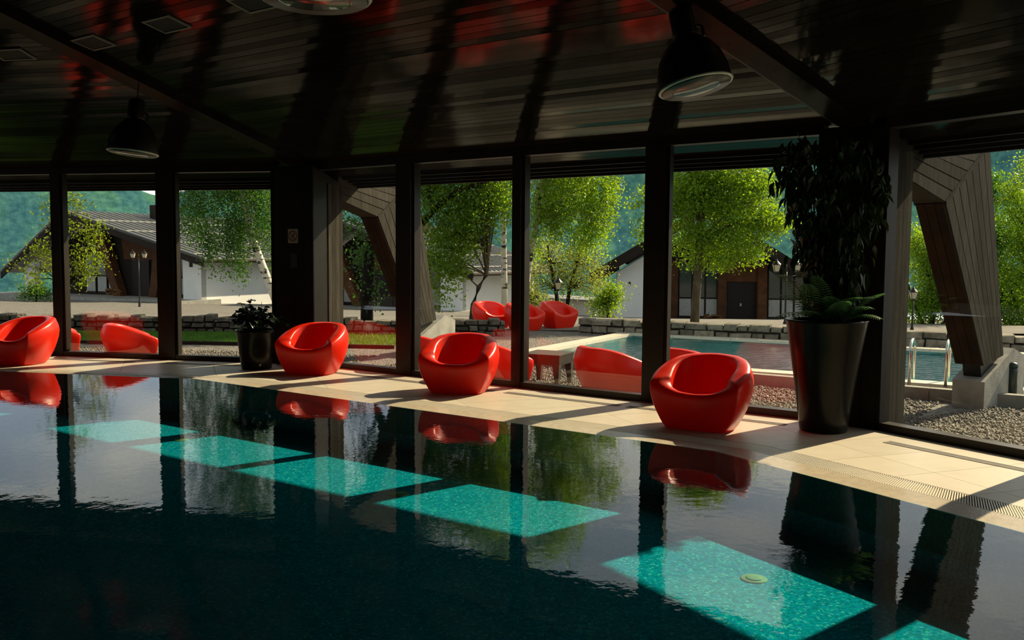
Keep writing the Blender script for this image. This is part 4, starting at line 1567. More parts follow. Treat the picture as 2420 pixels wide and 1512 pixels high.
# tall pot with climber and ferns
ob = (VB - CEN) / np.linalg.norm(VB - CEN)
pc = VB - ob * .50 + np.array([-.02, .0])
tpz = 1.03
pt = thing('tall_potted_climber', 'tall black tapered pot with a climbing plant and ferns by right column', 'potted plant', (*pc, 0))
MB().lathe([(.200, 0), (.212, .012), (.225, .10), (.270, .45), (.325, .80), (.360, tpz - .02), (.368, tpz), (.352, tpz), (.335, tpz - .06), (.0005, tpz - .06)], (*pc, 0), 48).build('pot', M['pot'], pt, True)
MB().lathe([(.335, tpz - .06), (.30, tpz - .045), (.0005, tpz - .04)], (*pc, 0), 24).build('soil', M['soil'], pt)
rng = random.Random(9)
stems = MB()
ax = VB - ob * .36
lm2 = leaf_mesh('climber_leaf_blade', M['dark_leaf'], L=.135, wd=.024, fold=.35, droop=.45, kind='long')
sdb = np.array([ob[1], -ob[0]])
right = np.array([.93, -.37])
count = 0
for k in range(16):
    x0 = rng.uniform(-.12, .14)
    pts = []
    for j in range(9):
        f = j / 8
        pts.append(np.array([*(pc + (ax - pc) * min(1, f * 2) + right * (x0 * (1 + f) + .05 * math.sin(5 * f + k)) - ob * rng.uniform(-.02, .06)), tpz - .04 + f * rng.uniform(1.45, 1.62)]))
    stems.tube(pts, .007, 5)
# a woody stem under the whole length
stems.tube([(pc[0], pc[1], tpz - .04), (*(pc * .5 + ax * .5), 1.5), (*ax, 2.1), (*(ax + right * .03), 2.62)], [.025, .022, .018, .012], 8)
clusters = []
for k in range(44):
    z = rng.uniform(1.25, 2.66)
    # silhouette: broad at the top left, narrower below
    half_l = np.interp(z, [1.2, 1.5, 1.75, 2.0, 2.25, 2.45, 2.6, 2.7], [.14, .20, .25, .26, .38, .54, .40, .28])
    half_r = np.interp(z, [1.2, 1.5, 1.9, 2.3, 2.6, 2.7], [.18, .24, .34, .40, .36, .25])
    x = rng.uniform(-half_l, half_r)
    clusters.append(np.array([*(ax + right * x - ob * (.10 + rng.uniform(-.02, .14))), z]))
for px, py in ((1848, 395), (1858, 430), (1885, 455), (1905, 400), (1893, 500), (1880, 470), (1905, 345), (1890, 380), (1870, 405), (1915, 560)):
    clusters.append(ony(px, py, 8.2))
for c_ in clusters:
    stems.tube([np.array([*(ax - ob * .06), c_[2] - .12]), (np.array([*(ax - ob * .06), c_[2] - .05]) + c_) / 2 + np.array([0, 0, .04]), c_], .004, 4)
    for j in range(5):
        if count >= 290:
            break
        count += 1
        put_leaf(lm2, pt, c_ + np.array([rng.gauss(0, .05), rng.gauss(0, .05), rng.gauss(0, .05)]), rng.uniform(0, 6.28), rng.uniform(.35, 1.35), rng.uniform(-.5, .5), rng.uniform(.75, 1.3))
stems.build('stems', M['plant_stem'], pt, True)
# more leaves inside the mass, too many to count
VV, FF = [], []
vs0, fs0 = leaf_shape(.135, .024, .35, .45, 'long')
vs0 = np.array(vs0)
o_i = 0
for c_ in clusters:
    for j in range(20):
        p = c_ + np.array([rng.gauss(0, .075), rng.gauss(0, .05), rng.gauss(0, .075)])
        if (p[:2] - VB) @ ob > -.16:
            p[:2] = p[:2] - ob * ((p[:2] - VB) @ ob + .16)
        Rm = (Matrix.Rotation(rng.uniform(0, 6.28), 3, 'Z') @ Matrix.Rotation(rng.uniform(.3, 1.4), 3, 'Y') @ Matrix.Rotation(rng.uniform(-.6, .6), 3, 'X'))
        VV.append(vs0 @ np.array(Rm).T * rng.uniform(.7, 1.15) + p)
        FF.append(np.array(fs0) + o_i)
        o_i += len(vs0)
tag(numpy_mesh('dense_leaves', np.concatenate(VV), np.concatenate(FF), M['dark_leaf'], pt), kind='stuff')


def frond(base, tip, lift, nl, ll, mat, parent, rng):
    base, tip = np.array(base, float), np.array(tip, float)
    mid = (base + tip) / 2 + np.array([0, 0, lift])
    mb = MB()
    pts = [base * (1 - f) ** 2 + 2 * mid * f * (1 - f) + tip * f * f for f in np.linspace(0, 1, 14)]
    mb.tube(pts, list(np.linspace(.006, .002, 14)), 5)
    d0 = tip - base
    side = np.cross(d0, (0, 0, 1.))
    side = side / (np.linalg.norm(side) + 1e-9)
    for k in range(nl):
        f = .12 + .86 * k / nl
        p = base * (1 - f) ** 2 + 2 * mid * f * (1 - f) + tip * f * f
        dv = 2 * (mid - base) * (1 - f) + 2 * (tip - mid) * f
        dv = dv / np.linalg.norm(dv)
        ln = ll * (math.sin(math.pi * (f * .85 + .12)) ** .7)
        for sg_ in (-1, 1):
            e = (side * sg_ * .86 + dv * .5)
            e = e / np.linalg.norm(e)
            q = p + e * ln + np.array([0, 0, -.25 * ln])
            wv_ = dv * .009
            m2 = p + e * ln * .5 + np.array([0, 0, -.03 * ln])
            mb.add([p - wv_ * .5, m2 - wv_, q, m2 + wv_, p + wv_ * .5], [(0, 1, 3, 4), (1, 2, 3)])
    return mb.build('frond', mat, parent)


rng = random.Random(21)
bz = np.array([pc[0], pc[1], tpz - .05])
for px, py, Y, lift in ((1836, 640, 7.9, .24), (1830, 742, 7.95, .16), (1842, 690, 7.8, .20), (1880, 628, 8.1, .2), (1872, 745, 7.7, .2), (1905, 660, 7.8, .16), (1925, 640, 7.9, .12),
                        (2085, 742, 7.9, .14), (2070, 690, 7.95, .16), (2088, 680, 8.0, .12), (2060, 718, 7.75, .16), (2035, 690, 7.8, .14), (2000, 700, 7.7, .12), (1955, 690, 7.75, .14)):
    tip = ony(px, py, Y)
    frond(bz + np.array([rng.uniform(-.15, .15), rng.uniform(-.1, .1), 0]), tip, lift, 17, .125, M['fern_leaf'], pt, rng)


# ------------------------------------------------------------------ lamp posts
def lantern(mb_frame, mb_glass, c, k):
    """tapered four sided lantern on point c (its foot)"""
    c = np.array(c, float)
    w0, w1, h = .085 * k, .15 * k, .30 * k
    pts0 = [c + np.array([sx * w0, sy * w0, 0]) for sx, sy in ((-1, -1), (1, -1), (1, 1), (-1, 1))]
    pts1 = [c + np.array([sx * w1, sy * w1, h]) for sx, sy in ((-1, -1), (1, -1), (1, 1), (-1, 1))]
    mb_glass.hexa(pts0, pts1)
    for a, b_ in zip(pts0, pts1):
        mb_frame.tube([a, b_], .012 * k, 5)
    for ring in (pts0, pts1):
        for i in range(4):
            mb_frame.tube([ring[i], ring[(i + 1) % 4]], .013 * k, 5)
    r = [(w1 * 1.35, h), (w1 * 1.25, h + .02 * k), (w1 * .75, h + .10 * k), (w1 * .35, h + .16 * k), (w1 * .3, h + .2 * k), (w1 * .12, h + .22 * k), (w1 * .16, h + .25 * k), (.004, h + .30 * k)]
    mb_frame.lathe(r, c, 12)
    mb_frame.lathe([(.03 * k, -.09 * k), (.05 * k, -.04 * k), (w0 * 1.15, -.012 * k), (w0 * 1.15, .0)], c, 10)


def lamp_post(x, y, z, H, label, twin=False, ang=0., k=1., half=.36):
    t = thing('lamp_post', label, 'lamp post', (x, y, z))
    b = MB()
    b.lathe([(.15 * k, 0), (.15 * k, .06), (.10 * k, .10), (.085 * k, .32), (.06 * k, .36), (.045 * k, .42), (.038 * k, H * .6), (.03 * k, H)], (x, y, z), 14)
    b.build('post', M['black_metal'], t, True)
    fr, gl = MB(), MB()
    if twin:
        d = np.array([math.cos(ang), math.sin(ang)])
        for sg_ in (-1, 1):
            e = np.array([x, y]) + d * half * sg_
            arm = MB()
            arm.tube([(x, y, z + H - .12 * k), (*(np.array([x, y]) + d * half * .55 * sg_), z + H - .2 * k), (*e, z + H - .14 * k), (*e, z + H - .03 * k)], .016 * k, 6)
            arm.build('arm', M['black_metal'], t, True)
            f1, g1_ = MB(), MB()
            lantern(f1, g1_, (*e, z + H), k)
            lo = f1.build('lantern', M['black_metal'], t)
            g1_.build('lantern_glass', M['lantern_glass'], lo, local=False)
        MB().lathe([(.03 * k, 0), (.05 * k, .05 * k), (.02 * k, .14 * k), (.005, .3 * k)], (x, y, z + H), 8).build('finial', M['black_metal'], t, True)
    else:
        lantern(fr, gl, (x, y, z + H), k)
        lo = fr.build('lantern', M['black_metal'], t)
        gl.build('lantern_glass', M['lantern_glass'], lo, local=False)


p = ony(330, 741, 40.)
lamp_post(p[0], p[1], p[2], 2.25, 'black twin lantern lamp post on the drive before the left chalet', True, .0, .62, .26)
p = ony(1318, 690, 27.)
lamp_post(p[0], p[1], p[2] - 1.0, 1.1, 'single lantern lamp post behind the three far armchairs', k=.70)
p = ony(2157, 700, 20.5)
lamp_post(p[0], p[1], p[2] - .95, 1.02, 'single lantern lamp post right of the tall plant', k=.52)
p = ony(1857, 640, 24.)
lamp_post(p[0], p[1], p[2] - 1.6, 1.68, 'twin lantern lamp post beside the chalet door at right', True, .0, .62, .27)


# ------------------------------------------------------------------ chalets
def V3(p, z):
    return np.array([p[0], p[1], z])


def chalet_side(label, c0, a, b, zb, w, wp, zr, zev, zel, Ln, roof_ext=1.0, front=True):
    """chalet with its gable towards us: c0 right front corner, a ridge direction, b gable direction to the right"""
    t = thing('chalet', label, 'house', (*c0, zb))
    F = lambda u, v, z: V3(c0 - b * u + a * v, z)     # u to the left along the gable, v back along the ridge
    hgt = lambda u: zev + (zr - zev) * u / wp if u < wp else zr + (zel - zr) * (u - wp) / (w - wp)
    # white side wall and end pillar
    MB().extrude([F(0, 0, zb - 2), F(0, 0, hgt(0) - .05), F(0, Ln, hgt(0) - .05), F(0, Ln, zb - 2)], (*(-b * .3), 0)).build('side_wall', M['white_render'], t)
    MB().extrude([F(0, -.001, zb - 2), F(1.35, -.001, zb - 2), F(1.35, -.001, hgt(1.35) - .35), F(0, -.001, hgt(0) - .05)], (*(a * .35), 0)).build('end_pillar', M['white_render'], t)
    MB().extrude([F(w - .9, 0, zb - 2), F(w, 0, zb - 2), F(w, 0, hgt(w) - .05), F(w - .9, 0, hgt(w - .9) - .3)], (*(a * .35), 0)).build('far_pillar', M['white_render'], t)
    # recessed timber front
    MB().extrude([F(1.35, 1.2, zb - 2), F(w - .9, 1.2, zb - 2), F(w - .9, 1.2, hgt(w - .9)), F(wp, 1.2, zr - .1), F(1.35, 1.2, hgt(1.35))], (*(a * .2), 0)).build('timber_front', M['dark_timber'], t)
    if front:
        for u0 in (5.4, 8.6):
            for sgn in (-1, 1):
                pass
        for ub, ut in ((4.05, 3.2), (6.9, 8.5)):
            q = [F(ub, .5, zb), F(ub + .55, .5, zb), F(ut + .85, .5, hgt(ut + .4) - .25), F(ut, .5, hgt(ut) - .25)]
            MB().extrude(q, (*(a * .5), 0)).build('raking_pillar', M['brown_timber'], t)
        MB().extrude([F(5.2, 1.1, zb), F(6.6, 1.1, zb), F(6.6, 1.1, zb + 2.1), F(5.2, 1.1, zb + 2.1)], (*(a * .12), 0)).build('door', M['door_dark'], t)
        MB().extrude([F(4.6, 1.08, zb + 2.1), F(7.2, 1.08, zb + 2.1), F(7.4, 1.08, zb + 3.3), F(4.4, 1.08, zb + 3.0)], (*(a * .1), 0)).build('timber_panel', M['brown_timber'], t)
        for u0, u1 in ((1.7, 3.8), (7.7, 10.6)):
            npan = 2 if u1 - u0 < 2.5 else 3
            for kk in range(npan):
                a0, a1 = u0 + (u1 - u0) * kk / npan + .05, u0 + (u1 - u0) * (kk + 1) / npan - .05
                wdw = MB().extrude([F(a0, 1.12, zb + .1), F(a1, 1.12, zb + .1), F(a1, 1.12, zb + 2.4), F(a0, 1.12, zb + 2.4)], (*(a * .05), 0)).build('window', M['door_dark'], t)
                MB().extrude([F(a0 + .06, 1.10, zb + 1.15), F(a1 - .06, 1.10, zb + 1.15), F(a1 - .06, 1.10, zb + 2.32), F(a0 + .06, 1.10, zb + 2.32)], (*(a * .03), 0)).build('pane', M['house_glass'], wdw)
                MB().extrude([F(a0 + .06, 1.10, zb + .2), F(a1 - .06, 1.10, zb + .2), F(a1 - .06, 1.10, zb + 1.08), F(a0 + .06, 1.10, zb + 1.08)], (*(a * .03), 0)).build('pane', M['pale_panel'], wdw)
    # roof planes with overhang
    ov = .9
    for nm, ua, ub in (('right', -1.1, wp), ('left', w + 1.0, wp)):
        za = hgt(0) + (zev - zr) / wp * 1.1 if nm == 'right' else zel + (zel - zr) / (w - wp) * 1.0
        q = [F(ua, -ov, za), F(ub, -ov, zr), F(ub, Ln + ov, zr), F(ua, Ln + ov, za)]
        rf = MB().extrude([p_ + np.array([0, 0, .12]) for p_ in q], (0, 0, .10)).build('roof', M['metal_roof'], t)
        ribs = MB()
        nr = int((Ln + 2 * ov) / .48)
        for kk in range(nr + 1):
            f = kk / nr
            p0, p1 = q[0] + (q[3] - q[0]) * f, q[1] + (q[2] - q[1]) * f
            dz = np.array([0, 0, .22])
            ribs.obox(p0 + dz, p1 - p0, (*(a * .05), 0), (0, 0, .07))
        tag(ribs.build('roof_seams', M['metal_roof'], rf), kind='stuff')
        MB().extrude([q[0] + np.array([0, 0, -.22]), q[1] + np.array([0, 0, -.22]), q[1] + np.array([0, 0, .24]), q[0] + np.array([0, 0, .24])], (*(a * .09), 0)).build('verge_board', M['dark_timber'], t)
        if nm == 'right':
            for f in (.24, .47, .70, .93):
                p0, p1 = q[1] + (q[0] - q[1]) * f, q[2] + (q[3] - q[2]) * f
                MB().obox(p0 + np.array([0, 0, .26]), p1 - p0, (*(b * .05), 0), (0, 0, .055)).build('snow_guard', M['pale_panel'], t)
            MB().tube([q[0] + np.array([0, 0, .08]), q[3] + np.array([0, 0, .08])], .09, 8).build('gutter', M['dark_timber'], t)
    # vent on the end pillar
    MB().extrude([F(.62, -.05, zb + 1.75), F(.82, -.05, zb + 1.75), F(.82, -.05, zb + 2.05), F(.62, -.05, zb + 2.05)], (*(a * .05), 0)).build('wall_vent', M['door_dark'], t)
    # terrace step
    MB().extrude([F(-.2, -1.6, zb - 1.5), F(w + 2.2, -1.6, zb - 1.5), F(w + 2.2, 1.2, zb - 1.5), F(-.2, 1.2, zb - 1.5)], (0, 0, 1.5)).build('terrace', M['concrete'], t)
    # chimney
    cb = F(wp - 1.2, 4.2, zr - .6)
    MB().obox(cb, (*(b * .8), 0), (*(a * .8), 0), (0, 0, 1.35)).build('chimney', M['dark_timber'], t)
    return t


al = math.radians(27)
aL, bL = np.array([math.sin(al), math.cos(al)]), np.array([math.cos(al), -math.sin(al)])
c0 = ony(476, 719, 48)
chalet_side('white and brown chalet with grey metal roof at left', c0[:2], aL, bL, c0[2], 14.6, 9.8, 3.75, 1.36, .8, 11.)
c0 = ony(1093, 737, 47)
chalet_side('white chalet with grey metal roof behind the birch trunks', c0[:2], aL, bL, c0[2], 11., 7.2, 3.15, .86, .5, 8.6)

# right chalet, gable straight towards us
Y0 = 46.
E_ = lambda px, py, Y=Y0: ony(px, py, Y)
ch = thing('chalet', 'white and brick chalet with dark eaves behind the bright maple', 'house', E_(1680, 756))
zb = E_(1480, 756)[2]


def panel(nm, pts, Y, dep, mat, parent=ch):
    return MB().extrude([ony(px, py, Y) for px, py in pts], (0, dep, 0)).build(nm, mat, parent)


panel('white_wall', [(1457, 790), (1582, 790), (1582, 562), (1457, 640)], Y0, .4, M['white_render'])
MB().extrude([ony(1457, 790, Y0) + np.array([.03, .08, 0]), ony(1457, 790, Y0) + np.array([4.2, 8, 0]), ony(1457, 645, Y0) + np.array([4.2, 8, 0]), ony(1457, 645, Y0) + np.array([.03, .08, 0])], (.3, 0, 0)).build('side_wall', M['white_render'], ch)
panel('timber_front', [(1575, 790), (1925, 790), (1925, 660), (1655, 535), (1575, 580)], Y0 + 1.3, .3, M['dark_timber'])
for x0, x1, nm in ((1582, 1601, 'brick_pillar'), (1696, 1717, 'brick_pillar'), (1790, 1812, 'brick_pillar'), (1905, 1925, 'brick_pillar')):
    panel(nm, [(x0, 790), (x1, 790), (x1, 610), (x0, 610)], Y0 + .9, .5, M['brown_timber'])
panel('timber_lintel', [(1717, 658), (1790, 658), (1790, 605), (1717, 605)], Y0 + 1.1, .2, M['brown_timber'])
panel('door', [(1718, 770), (1789, 770), (1789, 656), (1718, 656)], Y0 + 1.2, .12, M['door_dark'])
panel('door_handle', [(1748, 716), (1752, 716), (1752, 709), (1748, 709)], Y0 + 1.14, .05, M['sign_white'])
for x0, x1 in ((1602, 1634), (1634, 1665), (1665, 1696), (1813, 1844), (1844, 1875), (1875, 1904)):
    wdw = panel('window', [(x0, 752), (x1, 752), (x1, 615), (x0, 615)], Y0 + 1.2, .08, M['door_dark'])
    panel('pane', [(x0 + 3, 696), (x1 - 2, 696), (x1 - 2, 620), (x0 + 3, 620)], Y0 + 1.15, .05, M['house_glass'], wdw)
    panel('pane', [(x0 + 3, 740), (x1 - 2, 740), (x1 - 2, 700), (x0 + 3, 700)], Y0 + 1.15, .05, M['pale_panel'], wdw)
panel('terrace', [(1560, 800), (1960, 800), (1960, 757), (1560, 755)], Y0 - .6, 2., M['concrete'])
panel('wall_vent', [(1485, 670), (1489, 670), (1489, 662), (1485, 662)], Y0 - .05, .06, M['door_dark'])
for (x0, y0), (x1, y1) in (((1394, 668), (1660, 505)), ((1660, 505), (1935, 668))):
    p0, p1 = ony(x0, y0, Y0 - 1.1), ony(x1, y1, Y0 - 1.1)
    MB().extrude([p0, p1, p1 + np.array([0, 0, .56]), p0 + np.array([0, 0, .56])], (0, .12, 0)).build('verge_board', M['dark_timber'], ch)
    rf = MB().extrude([p0 + np.array([0, .12, .38]), p1 + np.array([0, .12, .38]), p1 + np.array([0, .12, .52]), p0 + np.array([0, .12, .52])], (2.2, 10.2, 0)).build('roof', M['metal_roof'], ch)
    for f in (.12, .34, .56):
        pa, pb_ = p0 + (p1 - p0) * f, p0 + (p1 - p0) * (f + .14)
        MB().extrude([pa + np.array([0, .2, -.18]), pb_ + np.array([0, .2, -.18]), pb_ + np.array([0, .2, .2]), pa + np.array([0, .2, .2])], (0, 1.2, 0)).build('eaves_bracket', M['dark_timber'], ch)
# low white outbuilding beyond the three far armchairs
sh = thing('outbuilding', 'low white outbuilding with flat ribbed roof beyond the far armchairs', 'outbuilding', ony(1375, 745, 55))
MB().extrude([ony(1300, 770, 55), ony(1462, 770, 55), ony(1462, 712, 55), ony(1300, 706, 55)], (0, 4, 0)).build('wall', M['white_render'], sh)
rf = MB().extrude([ony(1292, 708, 54.4), ony(1466, 714, 54.4), ony(1466, 709, 54.4), ony(1292, 702, 54.4)], (0, 5, 0)).build('roof', M['metal_roof'], sh)
# split logs by the chalet doors
for px, py, Y, lab in ((1683, 752, 45.5, 'small heap of brown firewood by the right chalet'), (268, 711, 49.5, 'small heap of brown firewood by the left chalet door')):
    base = ony(px, py, Y)
    fw = thing('firewood_heap', lab, 'firewood', base)
    rng = random.Random(px)
    for k in range(9):
        c_ = base + np.array([rng.uniform(-.4, .4), rng.uniform(-.1, .1), .08 + .10 * (k % 3)])
        MB().tube([c_ + np.array([-.14, rng.uniform(-.1, .1), 0]), c_ + np.array([.14, rng.uniform(-.1, .1), rng.uniform(-.04, .06)])], rng.uniform(.05, .08), 6).build('log', M['firewood'], fw)


# ------------------------------------------------------------------ trees
def foliage(centres, radii, n, size, rng, droop=0., flat=1.0):
    """leaf blades clustered round twig points; returns vertices and quads"""
    cl = []
    w = np.array([np.prod(r) ** .8 for r in radii])
    w = w / w.sum()
    per = 34
    nc = max(6, n // per)
    ids = rng.choice(len(centres), nc, p=w)
    d = rng.normal(size=(nc, 3))
    d /= np.linalg.norm(d, axis=1)[:, None]
    rad = rng.random(nc) ** .45
    C = np.array(centres)[ids] + d * rad[:, None] * np.array(radii)[ids]
    P = np.repeat(C, per, 0)
    spread = np.repeat(rng.uniform(.6, 1.3, nc), per)[:, None]
    off = rng.normal(size=P.shape) * np.array([1, 1, flat]) * size * 3.0 * spread
    if droop:
        off[:, 2] -= rng.random(len(P)) * droop
        off[:, :2] *= .55
    P = P + off
    m = len(P)
    a = rng.normal(size=(m, 3))
    a[:, 2] -= .6 if droop else .2
    a /= np.linalg.norm(a, axis=1)[:, None]
    r = rng.normal(size=(m, 3))
    b = np.cross(a, r)
    b /= np.linalg.norm(b, axis=1)[:, None]
    s = size * rng.uniform(.7, 1.35, m)[:, None]
    V = np.stack([P - a * s * .5, P + b * s * .36, P + a * s * .6, P - b * s * .36], 1).reshape(-1, 3)
    F = np.arange(4 * m).reshape(-1, 4)
    return V, F, C


def tree(name, label, trunk, tr, blobs, n, size, lmat, bmat, group=None, droop=0., cat='tree', seed=1, extra=(), twig=.012, flat=1.0):
    """trunk: list of points; blobs: (centre, radii) lobes of the crown"""
    rng = np.random.default_rng(seed)
    t = thing(name, label, cat, trunk[0], group)
    pts = [np.array(p, float) for p in trunk]
    m = len(pts)
    MB().tube(pts, list(np.linspace(tr, tr * .45, m)), 10).build('trunk', bmat, t, True)
    V, F, C = foliage([b[0] for b in blobs], [b[1] for b in blobs], n, size, rng, droop, flat)
    br = MB()
    for e, er in extra:
        br.tube(e, list(np.linspace(er, er * .45, len(e))), 8)
    sel = C[rng.permutation(len(C))[:min(60, len(C))]]
    for c in sel:
        k = min(m - 1, max(0, int(rng.uniform(.45, .98) * m)))
        s0 = pts[k]
        if c[2] < s0[2] - .3:
            k = max(0, min(range(m), key=lambda i: abs(pts[i][2] - c[2] + .2)))
            s0 = pts[k]
        mid = (s0 + c) / 2 + np.array([0, 0, .12 * np.linalg.norm(c - s0)])
        br.tube([s0, mid, c], [twig * 2.2, twig * 1.3, twig * .5], 4, cap=False)
    br.build('branches', bmat, t)
    tag(numpy_mesh('foliage', V, F, lmat, t), kind='stuff')
    return t


def blob(px, py, Y, rx, ry=None, rz=None):
    """crown lobe whose centre is seen at (px, py) from the photographer's place, radii in metres"""
    return (ony(px, py, Y), (rx, ry or rx, rz or rx))


M['leaf_bright'] = leaf_mat('leaf_bright', (.105, .200, .014), (.30, .47, .010), .54, rough=.38)
M['leaf_green'] = leaf_mat('leaf_green', (.045, .120, .012), (.11, .27, .012), .50)
M['leaf_yellow'] = leaf_mat('leaf_yellow', (.13, .17, .012), (.26, .36, .010), .55)
M['leaf_birch'] = leaf_mat('leaf_birch', (.035, .095, .012), (.075, .20, .010), .50)
M['leaf_dark'] = leaf_mat('leaf_dark', (.025, .075, .012), (.06, .17, .012), .45)
M['leaf_maple'] = leaf_mat('leaf_maple', (.080, .160, .012), (.22, .38, .010), .53, rough=.38)
M['leaf_olive'] = leaf_mat('leaf_olive', (.17, .20, .045), (.36, .42, .05), .5)
gz = lambda x, y: float(ground_z(np.array(float(x)), np.array(float(y))))

# sapling at far left
Y = 21.2
tr_ = [ony(159, 757, Y), ony(157, 690, Y), ony(152, 600, Y), ony(148, 500, Y), ony(150, 455, Y)]
tree('sapling', 'slender yellow green sapling behind stone wall at far left', tr_, .045,
     [blob(205, 560, Y, .34, .3, .35), (ony(170, 500, Y), (.18, .2, .32)), blob(110, 610, Y, .45, .3, .25), blob(60, 645, Y, .30, .25, .14), blob(205, 620, Y, .36, .3, .3), blob(120, 525, Y, .14, .15, .3), blob(108, 490, Y, .06, .08, .2), blob(195, 655, Y, .28, .25, .25), blob(105, 665, Y, .32, .3, .2), blob(155, 470, Y, .08, .1, .25), blob(30, 640, Y, .22, .2, .08)],
     2700, .055, M['leaf_yellow'], M['bark'], seed=3, twig=.006)
# weeping birch left of the column
Y = 28
tr_ = [ony(660, 735, Y), ony(640, 690, Y), ony(612, 620, Y), ony(590, 560, Y), ony(570, 480, Y), ony(560, 380, Y), ony(555, 250, Y), ony(560, 150, Y)]
tree('birch_tree', 'weeping birch seen between left window mullion and column', tr_, .14,
     [blob(520, 420, Y, 1.5, 1.3, 1.0), blob(600, 470, Y, 1.1, 1.2, 1.1), blob(455, 500, Y, .75, 1., .8), blob(540, 540, Y, 1.0, 1., .7), blob(560, 280, Y, 1.9, 1.6, 1.6), blob(560, 120, Y, 1.2, 1.2, 1.4), (ony(640, 560, Y + 1.3), (.45, .5, 1.0)), blob(490, 590, Y, .45, .5, .45), blob(560, 610, Y, .5, .5, .35)],
     44000, .065, M['leaf_birch'], M['birch'], seed=5, droop=.55, twig=.010)
# maple group behind the buttress
Y = 22.6
tr_ = [ony(1112, 790, Y), ony(1118, 720, Y), ony(1130, 680, Y), ony(1148, 650, Y), ony(1152, 590, Y), ony(1150, 500, Y), ony(1140, 400, Y), ony(1130, 260, Y)]
tree('maple_tree', 'dark stemmed maple in front of the middle chalet', tr_, .075,
     [blob(1130, 480, Y, .75, .8, .7), blob(1060, 520, Y, .7, .8, .7), blob(1050, 620, Y, .55, .6, .5), blob(1095, 570, Y, .5, .6, .38), blob(1185, 470, Y, .4, .5, .5), blob(1120, 330, Y, 1.3, 1.2, 1.2), blob(1035, 690, Y, .28, .3, .4), blob(1075, 635, Y, .32, .4, .25), blob(1030, 440, Y, .7, .8, .6)],
     27000, .070, M['leaf_maple'], M['bark_light'], seed=8, droop=.0, twig=.010)
Y = 23.
OLD_R = .17
tr_ = [ony(868, 800, Y), ony(866, 700, Y), ony(872, 600, Y), ony(890, 520, Y), ony(930, 440, Y), ony(960, 330, Y), ony(970, 200, Y)]
tree('old_maple_tree', 'dark trunked tree behind the left raking buttress', tr_, OLD_R,
     [blob(860, 620, Y, .45, .5, .9), blob(880, 700, Y, .25, .3, .5), blob(960, 430, Y, 1.2, 1.2, .9), blob(900, 330, Y, 1.6, 1.5, 1.3), blob(1000, 260, Y, 1.7, 1.5, 1.4), blob(840, 520, Y, .4, .5, .5), blob(900, 130, Y, 1.6, 1.4, 1.2)],
     24000, .075, M['leaf_dark'], M['bark'], seed=9,
     extra=[([ony(900, 560, Y), ony(985, 540, Y - .4), ony(1030, 490, Y - .6), ony(1075, 455, Y - .8), ony(1150, 425, Y - 1)], .11), ([ony(1020, 505, Y - .6), ony(1010, 450, Y - .6), ony(1005, 400, Y - .6)], .06)], twig=.014)
# birches
Y = 25.5
tr_ = [ony(1192, 740, Y), ony(1190, 650, Y), ony(1187, 540, Y), ony(1186, 430, Y), ony(1184, 300, Y), ony(1186, 180, Y)]
tree('birch_tree', 'straight white birch trunk left of the narrow mullion', tr_, .10,
     [blob(1185, 400, Y, .9, .9, .8), blob(1180, 260, Y, 1.2, 1.2, 1.4), blob(1190, 120, Y, .9, .9, 1.0)],
     15000, .060, M['leaf_maple'], M['birch'], group=None, seed=12, droop=.3, twig=.009)
tr_ = [ony(1235, 735, Y), ony(1242, 680, Y), ony(1252, 600, Y), ony(1266, 520, Y), ony(1275, 430, Y), ony(1290, 320, Y), ony(1300, 200, Y)]
tree('birch_tree', 'leaning birch right of the narrow mullion with hanging foliage', tr_, .105,
     [blob(1330, 440, Y, 1.2, 1.2, .75), blob(1410, 470, Y, .62, .8, .9), blob(1380, 540, Y, .65, .7, .5), blob(1290, 500, Y, .7, .8, .7), blob(1340, 320, Y, 1.6, 1.4, 1.2), blob(1440, 420, Y, .38, .5, .4), blob(1310, 190, Y, 1.0, 1.0, 1.0), blob(1260, 560, Y, .35, .4, .5)],
     36000, .062, M['leaf_bright'], M['birch'], seed=13, droop=.42, twig=.010)
# olive thicket further back
Y = 36
tr_ = [ony(1320, 735, Y), ony(1312, 680, Y), ony(1298, 620, Y), ony(1290, 570, Y)]
tree('olive_green_tree', 'small thin leaved tree behind the single lantern', tr_, .09,
     [blob(1290, 600, Y, .8, .8, .7), blob(1330, 640, Y, .7, .8, .8), blob(1270, 660, Y, .6, .6, .7)], 3600, .07, M['leaf_olive'], M['bark'], seed=15, twig=.007)
tr_ = [ony(1338, 738, Y), ony(1345, 680, Y), ony(1362, 620, Y), ony(1370, 570, Y)]
tree('olive_green_tree', 'small thin leaved tree right of the single lantern', tr_, .09,
     [blob(1370, 600, Y, .9, .8, .8), blob(1400, 650, Y, .7, .8, .7), blob(1350, 660, Y, .7, .6, .8)], 3800, .07, M['leaf_olive'], M['bark'], seed=16, twig=.007)
Y = 38
tree('green_bush', 'round green bush left of the white chalet wall', [ony(1437, 750, Y), ony(1436, 720, Y), ony(1435, 690, Y)], .06,
     [blob(1432, 700, Y, .6, .6, .75), blob(1445, 690, Y, .45, .5, .6), blob(1420, 725, Y, .45, .5, .4)], 3600, .075, M['leaf_bright'], M['bark'], cat='bush', seed=17)
tree('green_bush', 'low yellowish bush behind the middle far armchair', [ony(1262, 745, Y), ony(1262, 720, Y), ony(1262, 700, Y)], .05,
     [blob(1262, 715, Y, .75, .6, .45), blob(1245, 690, Y, .4, .5, .4)], 2200, .075, M['leaf_olive'], M['bark'], cat='bush', seed=18)
tree('green_bush', 'dark green bush beside the terrace of left chalet', [ony(85, 728, 46), ony(85, 715, 46), ony(86, 705, 46)], .05,
     [blob(85, 708, 46, .75, .6, .38)], 1400, .09, M['leaf_green'], M['bark'], cat='bush', seed=19)
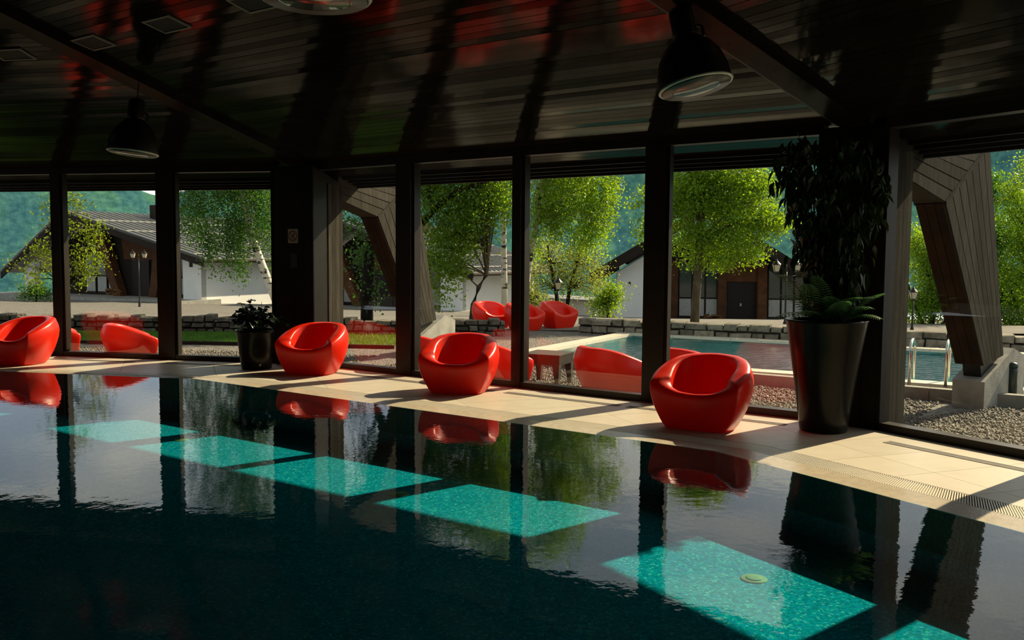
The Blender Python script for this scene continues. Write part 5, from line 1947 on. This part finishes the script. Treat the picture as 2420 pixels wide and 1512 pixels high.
# bright maple at right
Y = 24
tr_ = [ony(1641, 775, Y), ony(1643, 720, Y), ony(1648, 640, Y), ony(1650, 560, Y), ony(1655, 480, Y), ony(1660, 400, Y), ony(1662, 330, Y)]
tree('maple_tree', 'bright green maple in front of the right chalet', tr_, .13,
     [blob(1640, 440, Y, 1.0, 1.0, .75), blob(1730, 470, Y, .95, 1., .75), blob(1800, 520, Y, .7, .8, .5), blob(1700, 560, Y, .85, .9, .45), blob(1620, 550, Y, .6, .7, .5), blob(1530, 540, Y, .45, .6, .30), blob(1505, 480, Y, .22, .4, .10), blob(1850, 520, Y, .28, .4, .18), blob(1700, 400, Y, 1.1, 1., .6), blob(1590, 480, Y, .6, .7, .5), blob(1660, 330, Y, .9, .9, .5), blob(1780, 430, Y, .6, .7, .4), blob(1700, 610, Y, .4, .5, .22), blob(1640, 610, Y, .3, .4, .2), blob(1540, 450, Y, .35, .4, .12), blob(1770, 590, Y, .45, .5, .25)],
     42000, .064, M['leaf_bright'], M['bark_light'], seed=20, twig=.012, flat=.55)
# trees at the right edge
Y = 27
for lab, px, sd2, bl_ in (('yellow green tree left of the right raking buttress', 2200, 22, [blob(2190, 600, Y, .75, .8, .9), blob(2230, 690, Y, .9, .8, .7), blob(2170, 720, Y, .5, .6, .6), blob(2160, 560, Y, .3, .4, .4), blob(2270, 620, Y, .6, .7, 1.)]),
                          ('tall yellow green tree at the right picture edge', 2440, 23, [blob(2400, 450, Y, .55, .7, .75), blob(2440, 540, Y, 1.0, .9, .9), blob(2400, 640, Y, .75, .8, .8), blob(2440, 720, Y, .9, .8, .6), blob(2412, 380, Y, .22, .3, .4), blob(2385, 740, Y, .45, .5, .4)]),
                          ('yellow green tree hidden behind the right raking buttress', 2320, 24, [blob(2320, 560, Y + 1, .9, .8, 1.0), blob(2330, 690, Y + 1, 1.0, .8, .8), blob(2330, 440, Y + 1, .5, .6, .6)])):
    tr_ = [ony(px, 800, Y), ony(px + 4, 720, Y), ony(px - 4, 640, Y), ony(px, 560, Y)]
    ex = [([ony(px, 790, Y), ony(px - 30, 730, Y), ony(px - 55, 660, Y)], .06), ([ony(px, 790, Y), ony(px + 35, 740, Y), ony(px + 50, 670, Y)], .055)]
    tree('leafy_tree', lab, tr_, .09, bl_, 20000, .062, M['leaf_bright'] if sd2 != 24 else M['leaf_green'], M['bark'], seed=sd2, extra=ex, twig=.012)
